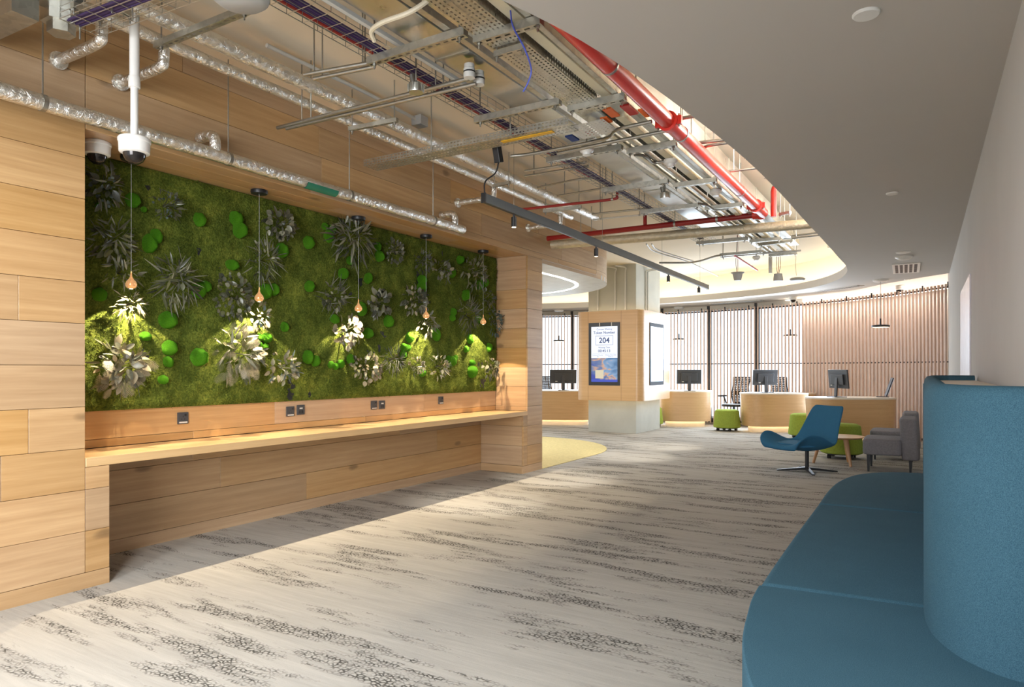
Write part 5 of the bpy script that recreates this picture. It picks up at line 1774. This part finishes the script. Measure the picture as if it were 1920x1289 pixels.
# ---------------------------------------------------------------- grey armless lounge chairs
def grey_chair(x, y, lb, first=[None]):
    if first[0] is not None:
        return copy_tree(first[0], (x, y, 0), label=lb)
    t = thing('armless_chair', lb, 'armchair', (x, y, 0), math.pi, 'grey armless lounge chairs along the plaster wall')
    # faces +X in its own frame
    MB().prism([(0.24 + 0.23 * a, 0.34 * b) for a, b in superel(1, 1, 7, 40)], 0.215, 0.415).build('seat', GREYF, t, local=True, bevel=0.03, bseg=3, smooth=True)
    o1 = [(-0.065 + 0.10 * a, 0.345 * b) for a, b in superel(1, 1, 6, 40)]
    MB().prism([(a + 0.03, b) for a, b in o1], 0.17, 0.68, o1).build('backrest', GREYF, t, local=True, bevel=0.03, bseg=3, smooth=True)
    for sx, sy in ((0.40, -0.28), (0.40, 0.28), (-0.06, -0.28), (-0.06, 0.28)):
        MB().add([(sx - .02, sy - .02, 0.22), (sx + .02, sy - .02, 0.22), (sx + .02, sy + .02, 0.22), (sx - .02, sy + .02, 0.22), (sx - .011, sy - .011, 0), (sx + .011, sy - .011, 0), (sx + .011, sy + .011, 0), (sx - .011, sy + .011, 0)], [(0, 1, 2, 3), (7, 6, 5, 4), (0, 4, 5, 1), (1, 5, 6, 2), (2, 6, 7, 3), (3, 7, 4, 0)]).build('leg', BLACK, t, local=True)
    first[0] = t
    return t


grey_chair(-0.20, 10.02, 'grey armless lounge chair with black legs, nearer one beside the round table')
grey_chair(-0.20, 11.35, 'grey armless lounge chair half hidden behind the nearer grey chair')

# ---------------------------------------------------------------- blue sofa with high wrap-around back
so = thing('sofa', 'long blue upholstered sofa with a high wrap-around back beside the plaster wall', 'sofa', (0.0, 4.4, 0))
front = bez([(0.33, 1.52, 0), (0.05, 1.54, 0), (-0.20, 1.66, 0), (-0.38, 1.90, 0), (-0.49, 2.22, 0), (-0.545, 2.55, 0), (-0.575, 2.9, 0), (-0.59, 3.8, 0), (-0.595, 4.85, 0), (-0.60, 5.45, 0), (-0.575, 5.95, 0), (-0.49, 6.35, 0), (-0.33, 6.60, 0), (-0.10, 6.72, 0), (0.33, 6.74, 0)], 7)
backl = [(0.33, 2.36), (0.20, 2.39), (0.10, 2.48), (0.035, 2.62), (0.008, 2.76), (0.0, 2.9), (0.0, 3.05), (0.0, 3.3), (0.0, 3.7), (0.0, 4.3), (0.0, 4.85), (0.0, 5.4), (0.0, 5.75), (0.0, 5.95), (0.006, 6.05), (0.02, 6.16), (0.08, 6.27), (0.18, 6.32), (0.33, 6.33)]
seams = [-9, 2.915, 4.855, 99]
for i in range(3):
    lo, hi = seams[i], seams[i + 1]
    fr = [(p_.x, p_.y) for p_ in front if lo < p_.y < hi or False]
    bk = [q for q in backl if lo < q[1] < hi]
    # exact seam ends
    def atx(y):
        for a, b in zip(front, front[1:]):
            if (a.y - y) * (b.y - y) <= 0 and a.x < 0 and abs(a.y - b.y) > 1e-6:
                k = (y - a.y) / (b.y - a.y)
                return a.x + (b.x - a.x) * k
        return -0.58
    if i == 0:
        out = fr + [(atx(hi), hi - 0.004), (0.06, hi + 0.03)] + [(min(0.335, q[0] + 0.04), q[1] + 0.03) for q in bk[::-1]]
    elif i == 1:
        out = [(atx(lo), lo + 0.004)] + fr + [(atx(hi), hi - 0.004), (0.06, hi + 0.01), (0.06, lo + 0.04)]
    else:
        out = [(atx(lo), lo + 0.004)] + fr + [(min(0.335, q[0] + 0.04), q[1] - 0.03) for q in bk[::-1]] + [(0.06, lo + 0.02)]
    cl = [out[0]]
    for q in out[1:]:
        if (V(q) - V(cl[-1])).length > 0.012:
            cl.append(q)
    ar = sum(a[0] * b[1] - b[0] * a[1] for a, b in zip(cl, cl[1:] + cl[:1]))
    if ar < 0:
        cl = cl[::-1]
    bm = MB().prism(cl, 0.10, 0.42)
    bm.build('seat_cushion', TEAL, so, smooth=True, bevel=0.028, bseg=4, angle=0.9)
pl = [(p_.x + 0.10, p_.y) for p_ in front if p_.x < 0.2]
pl = [(x, 4.1 + (y - 4.1) * 0.95) for x, y in pl] + [(0.30, 6.5), (0.30, 1.75)]
MB().prism(pl[::-1], 0.0, 0.11).build('plinth', BLACK, so)
# back: a U in plan, thick and rounded on top
cen = bez([(x, y, 0) for x, y in backl], 5)
mb = MB()
vs, fs = [], []
off = [(0.0, 0.12), (0.0, 1.19), (0.006, 1.225), (0.02, 1.243), (0.045, 1.25), (0.07, 1.243), (0.084, 1.225), (0.09, 1.19), (0.09, 0.12)]
cp = [(p_.x, p_.y) for p_ in cen]
K = len(off)
ofs = [offset2(cp, -d) for d, z in off]
for i in range(len(cp)):
    for (d, z), o_ in zip(off, ofs):
        vs.append((min(o_[i].x, XR - 0.004), o_[i].y, z))
for i in range(len(cp) - 1):
    for k in range(K - 1):
        fs.append((i * K + k, (i + 1) * K + k, (i + 1) * K + k + 1, i * K + k + 1))
fs += [tuple(range(K)), tuple((len(cp) - 1) * K + k for k in range(K))]
mb.add(vs, fs).build('backrest', TEAL, so, smooth=True, angle=1.2)
inn = offset2(cp, -0.092)
sh = [(min(p_.x, XR - 0.004), p_.y) for p_ in inn]
MB().prism(sh[::-1], 1.185, 1.212).build('ledge_top', WT_MAT, so)
tube = [V((p_.x - 0.002, p_.y, 1.19)) for p_ in offset2(cp, -0.0)]
MB().tube([V((x, y, z)) for (x, y), z in zip([(0.0 - 0.001, 5.98)] * 2, (0.5, 1.19))], 0.004, 6).build('piping', TEAL, so)
